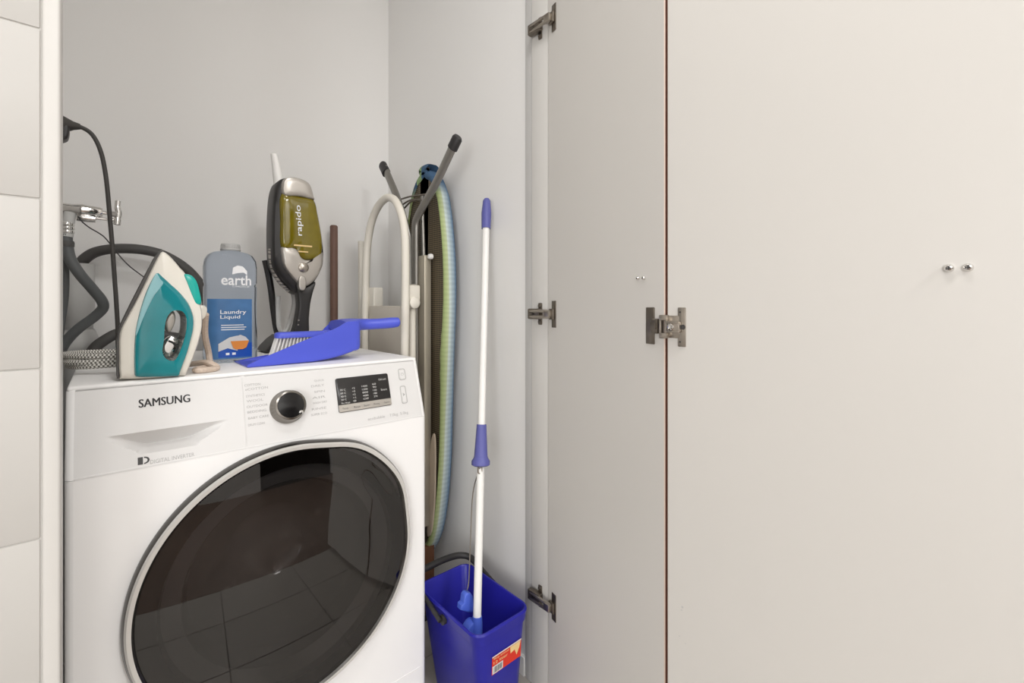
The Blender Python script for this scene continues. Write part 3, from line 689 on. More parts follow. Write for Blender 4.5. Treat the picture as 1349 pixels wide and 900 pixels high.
# handheld vacuum in its stand
VY = 1.385
vac = thing('handheld_vacuum', 'black and silver handheld vacuum with olive dust cup standing on end', 'vacuum cleaner', (U(385, 460, y=VY).x, VY, T0))
FV = FRONT((0, VY-.03, 0)); FV2 = FRONT((0, VY-.062, 0))
ppx = lambda pts: pix2(pts, VY-.03)
pp2 = lambda pts: pix2(pts, VY-.075)
shell = [(366, 239), (376, 237), (390, 240), (401, 247), (408, 262), (415, 288), (420, 318), (421.5, 340), (418, 358), (410, 372), (403, 382), (395, 388), (384, 386), (374, 376), (364, 365), (357, 352), (355, 335), (354.5, 300), (356.5, 262), (360, 246)]
obj('shell', pillow(B(), ppx(shell), .040, .045, FV, n=4), M['blackp'], vac)
nose = [(366.5, 243), (376, 238), (391, 241), (401, 248), (406, 264), (405.5, 267), (388, 263), (367, 261)]
obj('nose', pillow(B(), ppx(nose), .030, .0, FRONT((0, VY-.055, 0)), n=4), M['silver'], vac)
cup = [(365, 259), (387, 262), (406, 266), (412, 288), (417, 316), (417, 334), (413, 342), (396, 344), (386, 338), (382, 330), (365, 328), (363.5, 296)]
cpo = obj('dust_cup', pillow(B(), ppx(cup), .030, .0, FRONT((0, VY-.052, 0)), n=4), M['olive'], vac)
low = [(365, 327), (382, 329), (387, 338), (396, 344), (413, 342), (418, 334), (418.5, 350), (412, 364), (404, 374), (396, 378), (386, 374), (376, 363), (368, 352), (365, 340)]
sl = obj('front_cover', pillow(B(), ppx(low), .029, .0, FRONT((0, VY-.052, 0)), n=4), M['silver'], vac)
YF = VY-.052-.030-.0012
pf = lambda px, py: U(px, py, y=YF)
q = pf(400, 352.5); obj('power_button', lathe(B(), [(.0135, -.004), (.0130, .002), (.0095, .0045), (0, .0055)], 24, FRONT((q.x, YF, q.z))), M['steel'], sl)
cap_ = [(397, 363.5), (401, 365), (402.5, 370), (402, 379), (399.5, 382.5), (396, 382.5), (393.5, 379), (393, 370), (394, 365)]
obj('slide_switch', pillow(B(), pix2(cap_, YF), .006, .016, FRONT((0, YF, 0)), n=3), M['silver'], vac)
hnd = [(384, 373), (396, 379), (409, 372), (406, 384), (402.5, 400), (400.5, 420), (399, 444), (380, 444), (383, 428), (387, 405), (386, 388)]
obj('handle', pillow(B(), ppx(hnd), .018, .018, FRONT((0, VY-.058, 0)), n=4), M['blackp'], vac)
bm = B(); a = pf(393, 424); 
for px, py in ((393.5, 422), (393, 428)):
    q = U(px, py, y=VY-.0775); lathe(bm, [(.0022, 0), (.002, .001), (0, .0012)], 10, FRONT((q.x, q.y, q.z)))
obj('charge_light', bm, M['steel'], vac)
# lettering up the cup
a, b = U(399, 312, y=YF), U(390, 272, y=YF)
org = U(401, 311, y=YF); tall = (b-a).length
def vf(s, t):
    return Vector((org.x-.0015-t-s*.055, YF-.0006, org.z+s))
text_b = text(B(), 'rapido', 0, abs(b.z-a.z)*1.02, 0, .0185, vf, .006)
obj('brand_lettering', text_b, pw, cpo, smooth=0)
bm = B(); patch(bm, U(387, 323, y=YF).x, U(411, 323, y=YF).x, U(400, 325, y=YF).z, U(400, 323, y=YF).z, lambda x, z: Vector((x, YF-.0005, z)))
patch(bm, U(393, 331, y=YF).x, U(406, 331, y=YF).x, U(400, 332.5, y=YF).z, U(400, 331, y=YF).z, lambda x, z: Vector((x, YF-.0005, z)))
obj('level_mark', bm, M['yellow'], cpo, smooth=0)
# crevice tool on top
A_, B_ = U(368, 243, y=VY-.02), U(361, 203, y=VY-.02)
bm = tube(B(), [A_, A_.lerp(B_, .3), B_], [.0145, .0125, .0085], 14)
obj('crevice_tool', bm, M['pole'], vac)
# stand: foot, back arm and coiled lead
foot = [(343, 462), (347, 456), (356, 447), (364, 441), (384, 441), (400, 441), (404, 446), (404, 462)]
obj('stand_foot', pillow(B(), zfit(pix2(foot, VY-.02)), .055, .05, FRONT((0, VY-.02, 0)), PB_, n=2, dens=False), M['blackp'], vac)
arm = [U(px, py, y=VY+.02) for px, py in ((349.5, 343), (353, 358), (357, 380), (360, 405), (364, 432), (368, 446))]
obj('stand_arm', tube(B(), spline(arm, 5), .0088, 8), M['blackp'], vac)
lead = [U(px, py, y=VY+.0) for px, py in ((360, 355), (363, 372), (367, 395), (372, 420), (375, 443))]
obj('vent_strip', tube(B(), spline([U(px, py, y=VY-.035) for px, py in ((356.5, 328), (358, 345), (362, 360), (370, 373), (381, 383))], 6), .0065, 10), M['silver'], vac)
bm = B()
for k in range(11):
    t = k/10; P = spline([U(px, py, y=VY-.040) for px, py in ((356.5, 330), (358, 345), (362, 360), (370, 373), (380, 382))], 10)[int(t*40)]
    box(bm, P.x-.0075, P.x+.0055, P.y-.004, P.y, P.z-.0012, P.z+.0012, .0004, 1)
obj('vent_slot', bm, M['rubber'], vac)
lc = [U(px, py, y=VY+.015) for px, py in ((372, 372), (384, 382), (388, 398), (384, 418), (378, 434), (372, 438), (367, 430), (366, 410), (366, 390))]
obj('charging_lead', tube(B(), spline(lc, 6), .0075, 8), M['pvc'], vac)

# hand brush behind the dustpan
HBY = 1.100
q0, q1 = U(362, 441, y=HBY), U(428, 441, y=HBY)
br_ = thing('hand_brush', 'blue hand brush with white bristles lying in the dustpan', 'brush', ((q0.x+q1.x)/2, HBY, T0))
zb1 = U(362, 445.5, y=HBY).z; zb2 = U(362, 438, y=HBY).z
bm = loft(B(), [[Vector((x, HBY-hh_, zb1+(zb2-zb1)*t)) for x, hh_ in rrect(q0.x+i, q1.x+.005-i, -.016+i, .016-i, .011)] for t, i in ((0, 0), (.6, 0), (.9, .002), (1, .005))])
bh = obj('brush_head', bm, M['blue'], br_)
bm = tube(B(), spline([Vector((q1.x-.005, HBY, (zb1+zb2)/2)), Vector((q1.x+.006, HBY, (zb1+zb2)/2)), Vector((q1.x+.012, HBY, (zb1+zb2)/2))], 6), .008, 10); obj('brush_handle', bm, M['blue'], br_)
bm = B(); L_ = q1.x-q0.x
for i in range(16):
    for j in range(3):
        x = q0.x+.004+i*(L_-.004)/15; y = HBY-.010+j*.010; lean = -.010*(1-i/15)*1.2+random.uniform(-.001, .001)
        tube(bm, [(x, y, zb1+.001), (x+lean*.5-.002, y, (zb1+T0)/2), (x+lean-.004, y+random.uniform(-.002, .002), T0+.0045)], [.0018, .0023, .0026], 6)
obj('bristles', bm, M['bristle'], br_, kind='stuff')

# dustpan
PY = 1.035; PW = .125
pan = thing('dustpan', 'blue plastic dustpan lying with its handle over the machine edge', 'dustpan', (U(400, 478, y=PY).x, PY+PW/2, T0))
top = [(326, 481), (340, 474.5), (360, 466), (380, 457.5), (400, 449), (420, 441), (435, 436), (447, 430.5), (456, 424)]
bottom = [(334, 484), (350, 483.2), (375, 482), (400, 480.5), (420, 479), (440, 477), (455, 474), (465, 470), (469, 466)]
tp_ = [U(px, py, y=PY) for px, py in top]; bt_ = [U(px, py, y=PY) for px, py in bottom]
def atx(P, x):
    for a, b in zip(P, P[1:]):
        if a.x <= x <= b.x: return a.z+(b.z-a.z)*(x-a.x)/(b.x-a.x)
    return P[0].z if x < P[0].x else P[-1].z
x0_, x1_ = tp_[0].x, bt_[-1].x
zoff = T0+.0008-min(p.z for p in bt_)
def zbot(x): return max(T0+.0008, atx(bt_, x)+max(0, zoff) if x > bt_[0].x else T0+.0008)
NX = 24; xs = [x0_+(x1_-x0_)*i/NX for i in range(NX+1)]
rows = []
for i, x in enumerate(xs):
    zb_x = T0+.0008+max(0, (x-x0_)/(x1_-x0_)-.55)**2*.09; zt_x = max(zb_x+.002, atx(tp_, x)); th = .0022
    zt_f = zb_x+(zt_x-zb_x)*(.35+.65*min(1, max(0, (x-x0_)/(x1_-x0_)-.6)/.4)); rd = min(.012, (zt_f-zb_x)*.45)
    prof_ = [(0, zt_x), (0, zb_x+rd), (rd*.3, zb_x+rd*.3), (rd, zb_x), (PW-rd, zb_x), (PW-rd*.3, zb_x+rd*.3), (PW, zb_x+rd), (PW, zt_f)]
    inn = [(PW-th, zt_f), (PW-th, zb_x+rd), (PW-rd*.3-th*.7, zb_x+rd*.3+th*.7), (PW-rd, zb_x+th), (rd, zb_x+th), (rd*.3+th*.7, zb_x+rd*.3+th*.7), (th, zb_x+rd), (th, zt_x)]
    rows.append([Vector((x, PY+a, b)) for a, b in prof_+inn])
bm = loft(B(), rows)
# rounded back
zb_x = T0+.0008+.45**2*.09
R0 = rows[-1]
back = []
for k in range(6):
    a = k/5*PI/2; s = math.cos(a); 
    back.append([Vector((x1_+.014*math.sin(a), PY+PW/2+(p.y-PY-PW/2)*(.82+.18*s), zb_x+(p.z-zb_x)*(.9+.1*s)+(1-s)*.004)) for p in R0[:8]])
loft(bm, back, False, True, closed=False)
obj('pan', bm, M['blue'], pan)
# hood from the side wall up to the handle
hz = [U(px, py, y=PY+.03) for px, py in ((452, 430), (464, 429), (480, 428), (500, 427), (515, 425.5), (523, 424.5))]
hy = [PY+PW*.5, PY+PW*.48, PY+PW*.45, PY+.045, PY+.035, PY+.03]
hw_ = [(PW*.49, .014), (PW*.36, .016), (.022, .0145), (.0165, .0132), (.0165, .0136), (.0150, .0122)]
rows = []
for p, yy, (a, b) in zip(hz, hy, hw_):
    ring = []
    for k in range(20):
        t = 2*PI*k/20; c, s = math.cos(t), math.sin(t)
        ring.append(Vector((p.x, yy+a*math.copysign(abs(c)**.8, c), p.z+b*math.copysign(abs(s)**.8, s))))
    rows.append(ring)
sm = [[Vector() for _ in range(20)] for _ in range(5*4+1)]
for k in range(20):
    for i, v in enumerate(spline([r[k] for r in rows], 4)): sm[i][k] = v
tip = sm[-1]; cT = sum(tip, Vector())/20
sm.append([cT+(v-cT)*.7+Vector((.004, 0, 0)) for v in tip]); 
obj('handle', loft(B(), sm), M['blue'], pan)

# ------------------------------------------------------------------ plumbing and cables at the left
TY = 1.36
tap = thing('water_tap', 'chrome washing machine tap sticking out above the braided cord', 'tap', (XL, TY, U(100, 277, y=TY).z))
def tp3(px, py): return U(px, py, y=TY)
def alongx(pa, pb, prof, m, name, parent, n=20):
    A, Bb = tp3(*pa), tp3(*pb); A.y = Bb.y = TY
    d = (Bb-A); T = Matrix.Translation(A) @ d.to_track_quat('Z', 'Y').to_matrix().to_4x4(); L = d.length
    return obj(name, lathe(B(), [(r, h*L) for r, h in prof], n, T), m, parent)
k_ = (tp3(100, 270)-tp3(100, 280)).length/10                 # metres per photo pixel here
alongx((40, 269), (135, 280), [(0, 0), (7.5*k_, 0), (6.5*k_, .55), (7.8*k_, .66), (8.0*k_, .70), (7.2*k_, .78), (6.8*k_, .96), (5.5*k_, 1.0), (0, 1.0)], M['chrome'], 'spout_body', tap)
alongx((101, 286), (127, 289), [(0, 0), (5.0*k_, .0), (5.2*k_, .3), (4.5*k_, .95), (0, 1)], M['chrome'], 'side_valve', tap)
alongx((130, 279.5), (157, 283), [(0, 0), (2.4*k_, 0), (2.4*k_, .55), (3.5*k_, .6), (4.5*k_, .9), (0, 1)], M['chrome'], 'spindle', tap)
alongx((126, 287.5), (150, 290), [(0, 0), (1.8*k_, 0), (1.8*k_, 1), (0, 1)], M['chrome'], 'side_spindle', tap)
a, b = tp3(155.5, 265), tp3(154, 296); m_ = tp3(156.5, 281)
obj('cross_handle', tube(B(), spline([a, m_+Vector((-.002, 0, .012)), m_, m_+Vector((-.002, 0, -.012)), b], 5), [3.2*k_]*5+[3.6*k_]*11+[4.2*k_]*5, 12), M['chrome'], tap)
tl_ = [tp3(92, 280), tp3(90, 296), tp3(88, 312)]
obj('outlet', tube(B(), tl_, [6.5*k_, 6.0*k_, 6.5*k_], 14), M['pvc'], tap)
a = tp3(88, 303); bm = B()
for zz_ in (-.004, .004, .012): lathe(bm, [(0, zz_-.003), (7.4*k_, zz_-.003), (7.8*k_, zz_), (7.4*k_, zz_+.003), (0, zz_+.003)], 20, Matrix.Translation(a))
obj('hose_nut', bm, M['chrome'], tap)
ho = [U(px, py, y=yy) for px, py, yy in ((87, 309, TY), (88.5, 325, TY), (93, 342, TY), (105, 361, TY), (122, 381, TY+.01), (134, 396, TY+.02), (135.5, 406, TY+.03), (125, 417, TY+.04), (106, 431, TY+.05), (92, 444, TY+.06), (82, 458, TY+.07), (74, 480, TY+.1))]
wh = thing('inlet_hose', 'grey rubber inlet hose bending below the chrome tap', 'hose', ho[1])
obj('hose_tube', tube(B(), spline(ho, 6), 6.3*k_, 12), M['hose'], wh)
obj('hose_collar', lathe(B(), [(0, -.004), (7.0*k_, -.004), (7.2*k_, .004), (6.6*k_, .008), (0, .008)], 18, Matrix.Translation(ho[1]+Vector((0, 0, .004)))), M['rubber'], wh)
obj('hose_tube', tube(B(), spline([U(px, py, y=yy) for px, py, yy in ((84, 338, TY+.03), (86.5, 360, TY+.035), (86, 390, TY+.04), (82, 420, TY+.05), (78, 450, TY+.06))], 5), 3.8*k_, 10), M['hose'], wh)
# standpipe and drain hose
PYp = 1.600; pc = U(104, 400, y=PYp); pr_ = .030
pm = U(104, 347.5, y=PYp).z
sp_ = thing('standpipe', 'pale grey plastic standpipe on the back wall behind the tap hose', 'pipe', (pc.x, PYp, 0))
bm = lathe(B(), [(pr_*.9, 0), (pr_*.9, pm-.14), (pr_*1.02, pm-.135), (pr_*1.02, pm-.004), (pr_*.99, pm), (pr_*.86, pm), (pr_*.84, pm-.15), (0, pm-.15)], 28, Matrix.Translation((pc.x, PYp, 0)))
obj('pipe', bm, M['pvc'], sp_)
obj('cleanout', lathe(B(), [(pr_*1.02, 0), (pr_*1.3, .008), (pr_*1.3, .035), (pr_*1.0, .06)], 28, Matrix.Translation((pc.x, PYp, WT+.005))), M['pvc'], sp_)
dh = [(Vector((pc.x, PYp, pm-.05))), Vector((pc.x+.001, PYp, pm-.005))]
dh += [U(px, py, y=yy) for px, py, yy in ((120, 335, 1.592), (140, 329, 1.575), (165, 327.5, 1.56), (190, 329.5, 1.552), (215, 336, 1.552), (240, 350, 1.552), (258, 367, 1.552), (270, 387, 1.552), (273, 410, 1.552), (264, 432, 1.552), (244, 444, 1.552), (222, 443, 1.552), (190, 437, 1.552), (160, 438, 1.552), (140, 447, 1.552), (124, 460, 1.552), (116, 480, 1.552), (112, 520, 1.552))]
dg_ = thing('drain_hose', 'dark grey drain hose arching from the standpipe behind the iron', 'hose', dh[6])
obj('hose_tube', tube(B(), spline(dh, 6), .0128, 12), M['rubber'], dg_)
# plug and power cable
pz = U(88, 166, y=TY).z
pg = thing('power_cable', 'black power cable curving down from its plug past the tap', 'cable', (XL, TY-.06, pz))
CY = TY-.06
cb = [U(px, py, y=CY) for px, py in ((62, 158), (78, 160), (92, 163.5), (104, 166.5), (118, 174), (127, 186), (134, 204), (138.5, 226), (141.5, 250), (145, 290), (148, 325), (150.5, 360), (153, 395), (155, 430), (156, 460))]
cb.append(Vector((cb[-1].x+.01, CY+.02, WT+.006))); cb.append(Vector((cb[-1].x-.02, CY+.10, WT+.005)))
obj('cable', tube(B(), spline(cb, 6), .0042, 10), M['cable'], pg)
P0_, P1_ = U(45, 158, y=CY), U(106, 167, y=CY)
d = P1_-P0_; T = Matrix.Translation(P0_) @ d.to_track_quat('Z', 'Y').to_matrix().to_4x4(); L = d.length
obj('plug', lathe(B(), [(0, 0), (.021, 0), (.021, .45*L), (.017, .62*L), (.0085, .85*L), (.0055, L), (0, L)], 20, T), M['cable'], pg)
q = U(84, 176, y=CY); obj('plug_grip', pillow(B(), pix2([(74, 166), (88, 166), (91.5, 170), (91, 180), (87, 186), (74, 186)], CY), .014, .014, FRONT((0, CY, 0)), n=3), M['blackp'], pg)
so = thing('wall_socket', 'white wall socket behind the door frame holding the black plug', 'socket', (XL, CY, P0_.z))
bm = box(B(), XL, XL+.012, CY-.04, CY+.04, P0_.z-.04, P0_.z+.04, .004); obj('socket_plate', bm, M['whitep'], so)
obj('thin_wire', tube(B(), spline([U(px, py, y=TY-.02) for px, py in ((103, 285), (108, 292), (118, 300), (130, 307), (138, 313), (148, 325), (160, 340), (172, 352), (184, 361), (195, 370), (204, 385))], 5), .0014, 6), M['print'], None)
o = bpy.data.objects['thin_wire']; o['label'] = 'thin black wire drooping from the chrome tap behind the iron'; o['category'] = 'wire'

# ------------------------------------------------------------------ things beside the machine
# brown stick behind the machine
SY = 1.585; a, b = U(439.8, 297, y=SY), U(440, 436, y=SY); r_ = 4.9*(a.x*CA+a.y*SA)/FPX
st = tube(B(), [(b.x, SY, .001), (b.x, SY, b.z), (a.x, SY, a.z-.004), (a.x, SY, a.z)], [r_, r_, r_, r_*.75], 16)
o = obj('broomstick', st, M['wood'], loc=(b.x, SY, .001)); o['label'] = 'plain brown stick standing upright behind the washing machine'; o['category'] = 'stick'
# folding step stool (arch in the plane x = LX)
LX = .645
lx = lambda px, py, x=LX: U(px, py, x=x)
lad = thing('step_stool', 'cream folding step stool with a tall arched rail beside the washing machine', 'step stool', (LX, 1.28, 0))
def arch(pts, r, x, name, z0=.012):
    P = [U(px, py, x=x) for px, py in pts]
    P = [Vector((x, P[0].y, z0)), Vector((x, P[0].y, .5))]+P+[Vector((x, P[-1].y, .5)), Vector((x, P[-1].y, z0))]
    return obj(name, tube(B(), spline(P, 6), r, 12), M['ladder'], lad)
ra = 5.4*(LX*CA+1.2*SA)/FPX
arch([(481, 470), (481.5, 400), (483, 340), (486, 310), (491, 288), (499, 271), (508, 261.5), (516, 261), (523, 268), (529, 283), (532.5, 302), (534, 330), (534, 400), (533, 470)], ra, LX, 'arched_rail')
rb = 4.6*(LX*CA+1.2*SA)/FPX
XR2 = LX+.035
for px, nm in ((475.5, 'rear_leg'), (543.2, 'rear_leg')):
    p = U(px, 400, x=XR2); zt__ = U(px, 375 if px > 500 else 318, x=XR2).z
    obj(nm, tube(B(), [(XR2, p.y, .012), (XR2, p.y, zt__)], rb, 12), M['ladder'], lad)
p0, p1 = U(532, 400, x=LX), U(547, 400, x=XR2)
za, zb = U(540, 375, x=LX+.01).z, U(540, 407, x=LX+.01).z
bm = box(B(), LX+.004, XR2+.013, p1.y-.004, p0.y-.004, zb+.012, za, .004, 3); lathe(bm, [(.017, 0), (.017, .012), (.012, .016), (0, .016)], 20, facing((LX+.030, p1.y+.004, zb+.018), (1, 0, 0), (0, 0, 1)))
obj('hinge_bracket', bm, M['ladder'], lad)
p0, p1 = U(476, 400, x=LX), U(489, 400, x=LX)
za, zb = U(482, 379, x=LX).z, U(482, 410, x=LX).z
obj('hinge_bracket', box(B(), LX+.008, XR2+.006, p1.y-.002, p0.y-.012, zb, za, .004, 3), M['ladder'], lad)
ya, yb_ = U(529, 440, x=LX+.01).y, U(487, 440, x=LX+.01).y
z1_ = U(505, 403, x=LX+.01).z
obj('step', box(B(), LX+.006, LX+.028, ya, yb_, z1_-.23, z1_, .004, 2), M['step'], lad)
obj('step', box(B(), LX+.006, LX+.028, ya+.005, yb_-.005, .22, .45, .004, 2), M['step'], lad)
for px in (481, 534):
    y_ = U(px, 400, x=LX).y; obj('foot_cap', lathe(B(), [(0, 0), (ra*1.4, 0), (ra*1.4, .02), (ra*1.1, .04)], 14, Matrix.Translation((LX, y_, 0))), M['cap'], lad)
for px in (475.5, 543.2):
    y_ = U(px, 400, x=XR2).y; obj('foot_cap', lathe(B(), [(0, 0), (rb*1.4, 0), (rb*1.4, .02), (rb*1.1, .04)], 14, Matrix.Translation((XR2, y_, 0))), M['cap'], lad)
# ironing board on end against the right wall
BX = .765
ib = thing('ironing_board', 'ironing board with striped green and blue cover on end against the right wall', 'ironing board', (BX, 1.22, 0))
edge = [(560, 222), (574, 228), (583, 246), (588, 272), (592, 310), (594.5, 350), (595.5, 400), (594.5, 450), (592.5, 500), (590, 560), (588, 610), (584.5, 655), (580, 690), (574, 714), (566, 727)]
near = [U(px, py, x=BX) for px, py in edge]
ymid = 1.245
near[0].y = max(near[0].y, ymid-.03)
out2 = [(p.y, p.z) for p in near]
far = [(2*ymid-y, z) for y, z in reversed(out2)]
outl = spline([Vector((y, z, 0)) for y, z in out2+far], 4, True)
cen = sum(outl, Vector())/len(outl)
def brow_(x, ins, ruff=0):
    o_ = []
    for i, p in enumerate(outl):
        d = p-cen; L = d.length
        k = (L-ins*(1+ruff*math.sin(i*2.4)))/L
        o_.append(Vector((x, cen.x+d.x*k, cen.y+d.y*k)))
    return o_
TH = .022
rows = [brow_(BX-TH+.002, .027, .08), brow_(BX-TH-.001, .021, .04), brow_(BX-TH-.001, .010), brow_(BX-TH+.004, .002), brow_(BX-.006, 0), brow_(BX+.008, 0), brow_(BX+TH-.006, .004), brow_(BX+TH, .014), brow_(BX+TH, .06)]
obj('cover', loft(B(), rows, False, True), M['cover'], ib, loc=(BX, ymid, .8), smooth=60)
obj('deck', loft(B(), [brow_(BX-TH+.006, .012), brow_(BX-TH+.004, .014)], True, True), M['deck'], ib, loc=(BX, ymid, .8))
LG = BX-.055
def lgp(px, py, x=LG): return U(px, py, x=x)
def flatbar(pts, r, name, m=M['alu'], flat=.62, x=LG, parent=ib):
    return obj(name, tube(B(), spline([U(px, py, x=x) for px, py in pts], 5), r, 14, flat=flat, ref=(1, 0, 0)), m, parent)
kf = (LG*CA+1.05*SA)/FPX
flatbar([(600, 186), (590, 208), (575, 240), (562, 264), (552, 282), (547.5, 294), (546.5, 312), (546.5, 345), (546.5, 400), (547, 470), (547, 560)], 7.2*kf, 'leg')
flatbar([(507, 222), (514, 238), (523, 260), (531, 285), (536, 305), (539, 330), (540, 420), (540, 560)], 7.0*kf, 'leg')
for (a, b) in (((603.5, 180), (596, 195.5)), ((503.5, 216.5), (509, 228))):
    A_, B2 = lgp(*a), lgp(*b); bm = tube(B(), [A_, A_.lerp(B2, .15), B2], [6.2*kf, 8.2*kf, 8.4*kf], 14, flat=.75, ref=(1, 0, 0)); obj('foot_cap', bm, M['cap'], ib)
obj('frame_bar', box(B(), BX-.050, BX-TH-.004, U(561, 400, x=BX-.045).y, U(549, 400, x=BX-.045).y, .30, U(555, 337, x=BX-.045).z, .003, 2), mat('brushed_bar', (176, 168, 152), .4, .5), ib)
for x in (BX-.03,):
    obj('frame_bar', tube(B(), [U(556, 258, x=x), U(558, 338, x=x)], .006, 8), M['alu'], ib)
bm = B()
for pts in (((527, 263), (540, 259), (555, 257), (562, 256)), ((530, 270), (540, 264), (552, 263), (560, 266)), ((533, 274), (541, 266), (548, 264))):
    tube(bm, spline([U(px, py, x=LG+.015) for px, py in pts], 5), .0028, 7)
obj('wire_brace', bm, M['steeld'], ib)
q = U(567, 338, x=LG+.02); obj('knob', lathe(B(), [(0, -.006), (.008, -.006), (.009, 0), (.007, .006), (0, .008)], 14, facing(q, (0, -1, 0), (0, 0, 1))), M['pole'], ib)
ul = [U(px, py, x=BX-TH-.006) for px, py in ((572, 571), (568.5, 580), (567, 600), (567.5, 625), (565.5, 660), (564, 690), (563.5, 706), (569, 700), (573, 660), (574, 620), (574, 585))]
obj('loose_hem', pillow(B(), [(-p.y, p.z) for p in ul], .003, .003, facing((BX-TH-.006, 0, 0), (0, -1, 0), (0, 0, 1)), n=3), M['felt'], ib)
bm = B(); q = U(562, 728, x=LG+.03); box(bm, BX-.045, BX+.0, q.y-.006, q.y+.016, .02, q.z+.02, .004)
obj('end_frame', bm, mat('brown_end_frame', (96, 62, 40), .5, var=.1), ib)
obj('foot', box(B(), BX-.05, BX+.02, q.y-.010, ymid+.1, .0005, .022, .005), M['cap'], ib)
obj('end_frame', box(B(), BX-.045, BX+.0, q.y+.016, ymid+.02, q.z-.02, q.z+.0, .004), M['alu'], ib)

# mop bucket
k0x, k1x, k0y, k1y, KR = .588, .748, .768, 1.022, .258
bk = thing('mop_bucket', 'deep blue rectangular mop bucket with a red price sticker', 'bucket', ((k0x+k1x)/2, (k0y+k1y)/2, 0))
def krow(z, ins, r=.028):
    t = z/KR; tx = .032*(1-t); tyb = .03*(1-t)
    return [Vector((x, y, z)) for x, y in rrect(k0x+tx+ins, k1x-tx*.55-ins, k0y+tyb*.5+ins, k1y-tyb-ins, max(.004, r-ins), 6)]
rows = [krow(.002, .006), krow(.0, .010)][::-1]+[krow(.008, .002), krow(KR-.028, .004), krow(KR-.026, .0), krow(KR-.004, -.002), krow(KR, .001), krow(KR, .004), krow(KR-.004, .0065), krow(.02, .008), krow(.01, .014)]
obj('bucket_body', loft(B(), rows), M['bucket'], bk, smooth=35)
for x, sgn in ((k0x-.001, -1), (k1x+.001, 1)):
    obj('handle_pivot', lathe(B(), [(0, -.004), (.011, -.004), (.011, .003), (.008, .005), (0, .005)], 18, facing((x, .895, KR-.022), (0, sgn*-1 if sgn < 0 else 1, 0), (0, 0, 1))), M['cap'], bk)
hpts = [(k0x-.009, .895, KR-.022), (k0x-.009, .95, KR-.004), (k0x-.007, 1.01, KR+.012), (k0x+.012, 1.034, KR+.018), (k0x+.06, 1.040, KR+.020), (k1x-.05, 1.040, KR+.020), (k1x-.012, 1.034, KR+.016), (k1x+.007, 1.01, KR+.010), (k1x+.009, .95, KR-.006), (k1x+.009, .895, KR-.022)]
obj('handle', tube(B(), spline(hpts, 6), [.0085 if 8 < i < 46 else .0055 for i in range(55)], 10), M['cap'], bk)
# sticker on the front
def fy(x, z):
    t = z/KR; return k0y+.03*(1-t)*.5+.002+.002*t
stf = lambda e: (lambda x, z: Vector((x, fy(x, z)-e, z)))
yS = k0y+.012
s0, s1, s2, s3 = U(646, 864, y=yS), U(684.5, 839.5, y=yS), U(684.5, 864, y=yS), U(646.5, 888, y=yS)
sx0, sx1 = (s0.x+s3.x)/2, (s1.x+s2.x)/2; sz1, sz0 = (s0.z+s1.z)/2, (s2.z+s3.z)/2
SW, SH = sx1-sx0, sz1-sz0; gx = lambda t: sx0+SW*t; gz = lambda t: sz0+SH*t
stk = obj('sticker', patch(B(), sx0, sx1, sz0, sz1, stf(.0010)), M['red'], bk)
bm = patch(B(), gx(0), gx(1), gz(.93), gz(1), stf(.0014)); patch(bm, gx(.02), gx(.37), gz(.03), gz(.46), stf(.0014)); obj('sticker_white', bm, M['labelpale'], stk, smooth=0)
bm = B()
for i in range(9): patch(bm, gx(.07+.03*i), gx(.07+.03*i+(.018 if i % 3 else .01)), gz(.09), gz(.40), stf(.0018))
obj('barcode', bm, M['print'], stk, smooth=0)
bm = B(); poly(bm, [(gx(.60), gz(.92)), (gx(.97), gz(.92)), (gx(.93), gz(.60)), (gx(.84), gz(.25)), (gx(.76), gz(.62)), (gx(.62), gz(.55))], stf(.0018)); obj('sticker_print', bm, M['yellow'], stk, smooth=0)
bm = B(); text(bm, 'Mop emmer', gx(.05), gx(.58), gz(.76), gz(.90), stf(.0018), .01); text(bm, '12 liter', gx(.05), gx(.52), gz(.56), gz(.70), stf(.0018), .01); obj('sticker_lettering', bm, M['yellow'], stk, smooth=0)

# mop leaning in the bucket
mb = Vector((.648, .862, 0)); mb = U(628.5, 820, x=.645); mt = U(641.2, 262, x=.792)
mp_ = thing('floor_mop', 'white mop pole with violet grips leaning in the blue bucket', 'mop', (mb.x, mb.y, .02))
dv_ = (mt-mb)
at = lambda t: mb+dv_*t
tt = lambda py: min(range(0, 1001), key=lambda i: abs((HY-(at(i/1000).z-HCAM)*FPX/(at(i/1000).x*CA+at(i/1000).y*SA))-py))/1000
kp = lambda t: (at(t).x*CA+at(t).y*SA)/FPX
obj('pole', tube(B(), [at(-.03), at(tt(600)), at(tt(599)), at(tt(285))], [5.4*kp(0), 5.0*kp(.4), 4.7*kp(.4), 4.6*kp(1)], 18), M['pole'], mp_)
t1, t2 = tt(301), tt(260)
obj('end_cap', tube(B(), [at(t1), at(t1+(t2-t1)*.5), at(t1+(t2-t1)*.93), at(t2)], [6.0*kp(.95), 6.6*kp(.95), 5.0*kp(1), 3.2*kp(1)], 18), M['grip'], mp_)
t1, t2, t3, t4 = tt(614), tt(607), tt(603), tt(559)
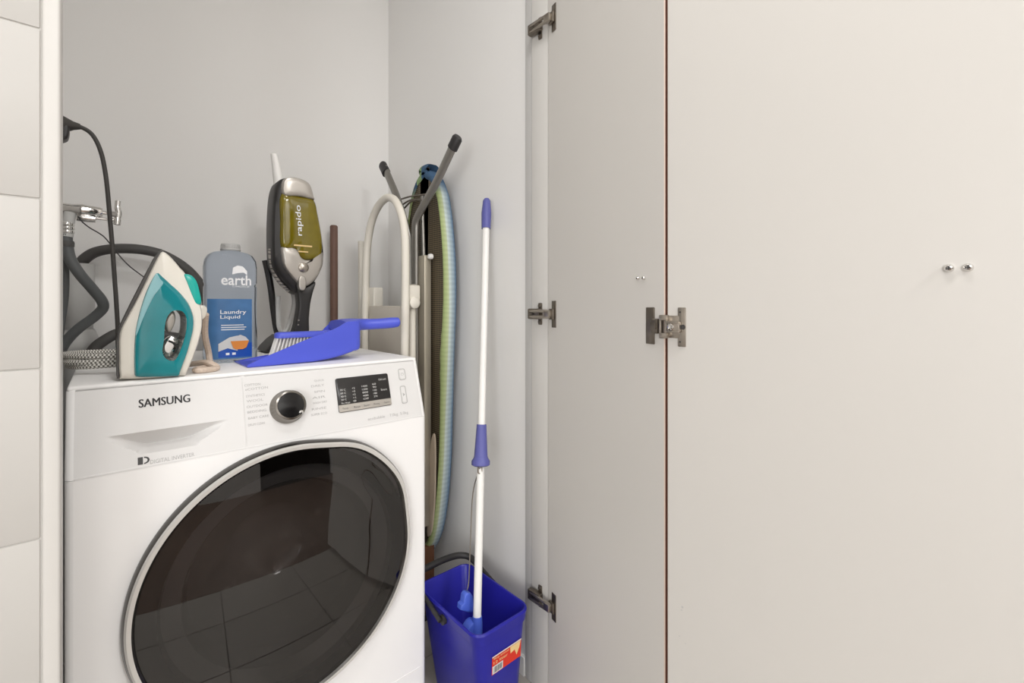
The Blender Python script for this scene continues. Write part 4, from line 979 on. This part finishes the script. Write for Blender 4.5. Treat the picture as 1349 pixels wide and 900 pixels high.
obj('grip_collar', tube(B(), [at(t1), at(t1+.003), at(t2), at(t3), at(t3+.004), at(t4)], [9*kp(.4), 12*kp(.4), 12*kp(.4), 9.4*kp(.4), 8.8*kp(.4), 6.3*kp(.5)], 20), M['grip'], mp_)
t1, t2 = tt(822), -.05
dn = dv_.normalized()
obj('socket', tube(B(), [at(t1+.012), at(t1), at(-.03), at(-.11)], [6.4*kp(0), 7.2*kp(0), 7.4*kp(0), 8*kp(0)], 16), M['clip'], mp_)
g0 = at(tt(614))
wire = [g0+Vector((-.008, -.008, 0)), U(623, 650, x=.700), U(619.5, 720, x=.672), U(617.5, 768, x=.652), U(613.5, 782, x=.644)]
obj('pull_wire', tube(B(), spline(wire, 6), .0016, 6), M['steel'], mp_)
obj('wire_hook', tube(B(), spline([g0+Vector((-.012, -.006, .004)), g0+Vector((-.012, -.006, -.012)), g0+Vector((-.004, -.009, -.012)), g0+Vector((-.004, -.009, .004))], 5), .0018, 6), M['steel'], mp_)
CX = .640
cl = [(613, 779), (617.5, 779), (620, 783), (621, 793), (624, 795), (625, 805), (614, 805), (604.5, 802), (605, 796), (608.5, 793), (610, 783)]
cy_ = U(614, 793, x=CX).y
obj('wringer_clip', pillow(B(), pix2(cl, cy_), .010, .010, FRONT((0, cy_, 0)), n=1, dens=False), M['clip'], mp_)
cl2 = [(612, 830), (618, 819), (625, 816), (628, 824), (628, 842), (614, 842)]
cy2 = mb.y+.01
obj('wringer_head', pillow(B(), pix2(cl2, cy2), .014, .014, FRONT((0, cy2, 0)), n=3), M['clip'], mp_)
bm = B(); base = at(-.11); 
for k in range(26):
    a = 2*PI*k/26*2.1; r = .006+.016*((k*7) % 10)/10
    p = base+Vector((math.cos(a)*.008, math.sin(a)*.008, .01)); e_ = Vector((.668+math.cos(a)*r, .88+math.sin(a)*r, .020))
    tube(bm, spline([p, (p+e_)/2+Vector((math.cos(a)*.008+.006, math.sin(a)*.008, .01)), e_], 4), .005, 6)
obj('mop_strands', bm, M['bristle'], mp_, kind='stuff')
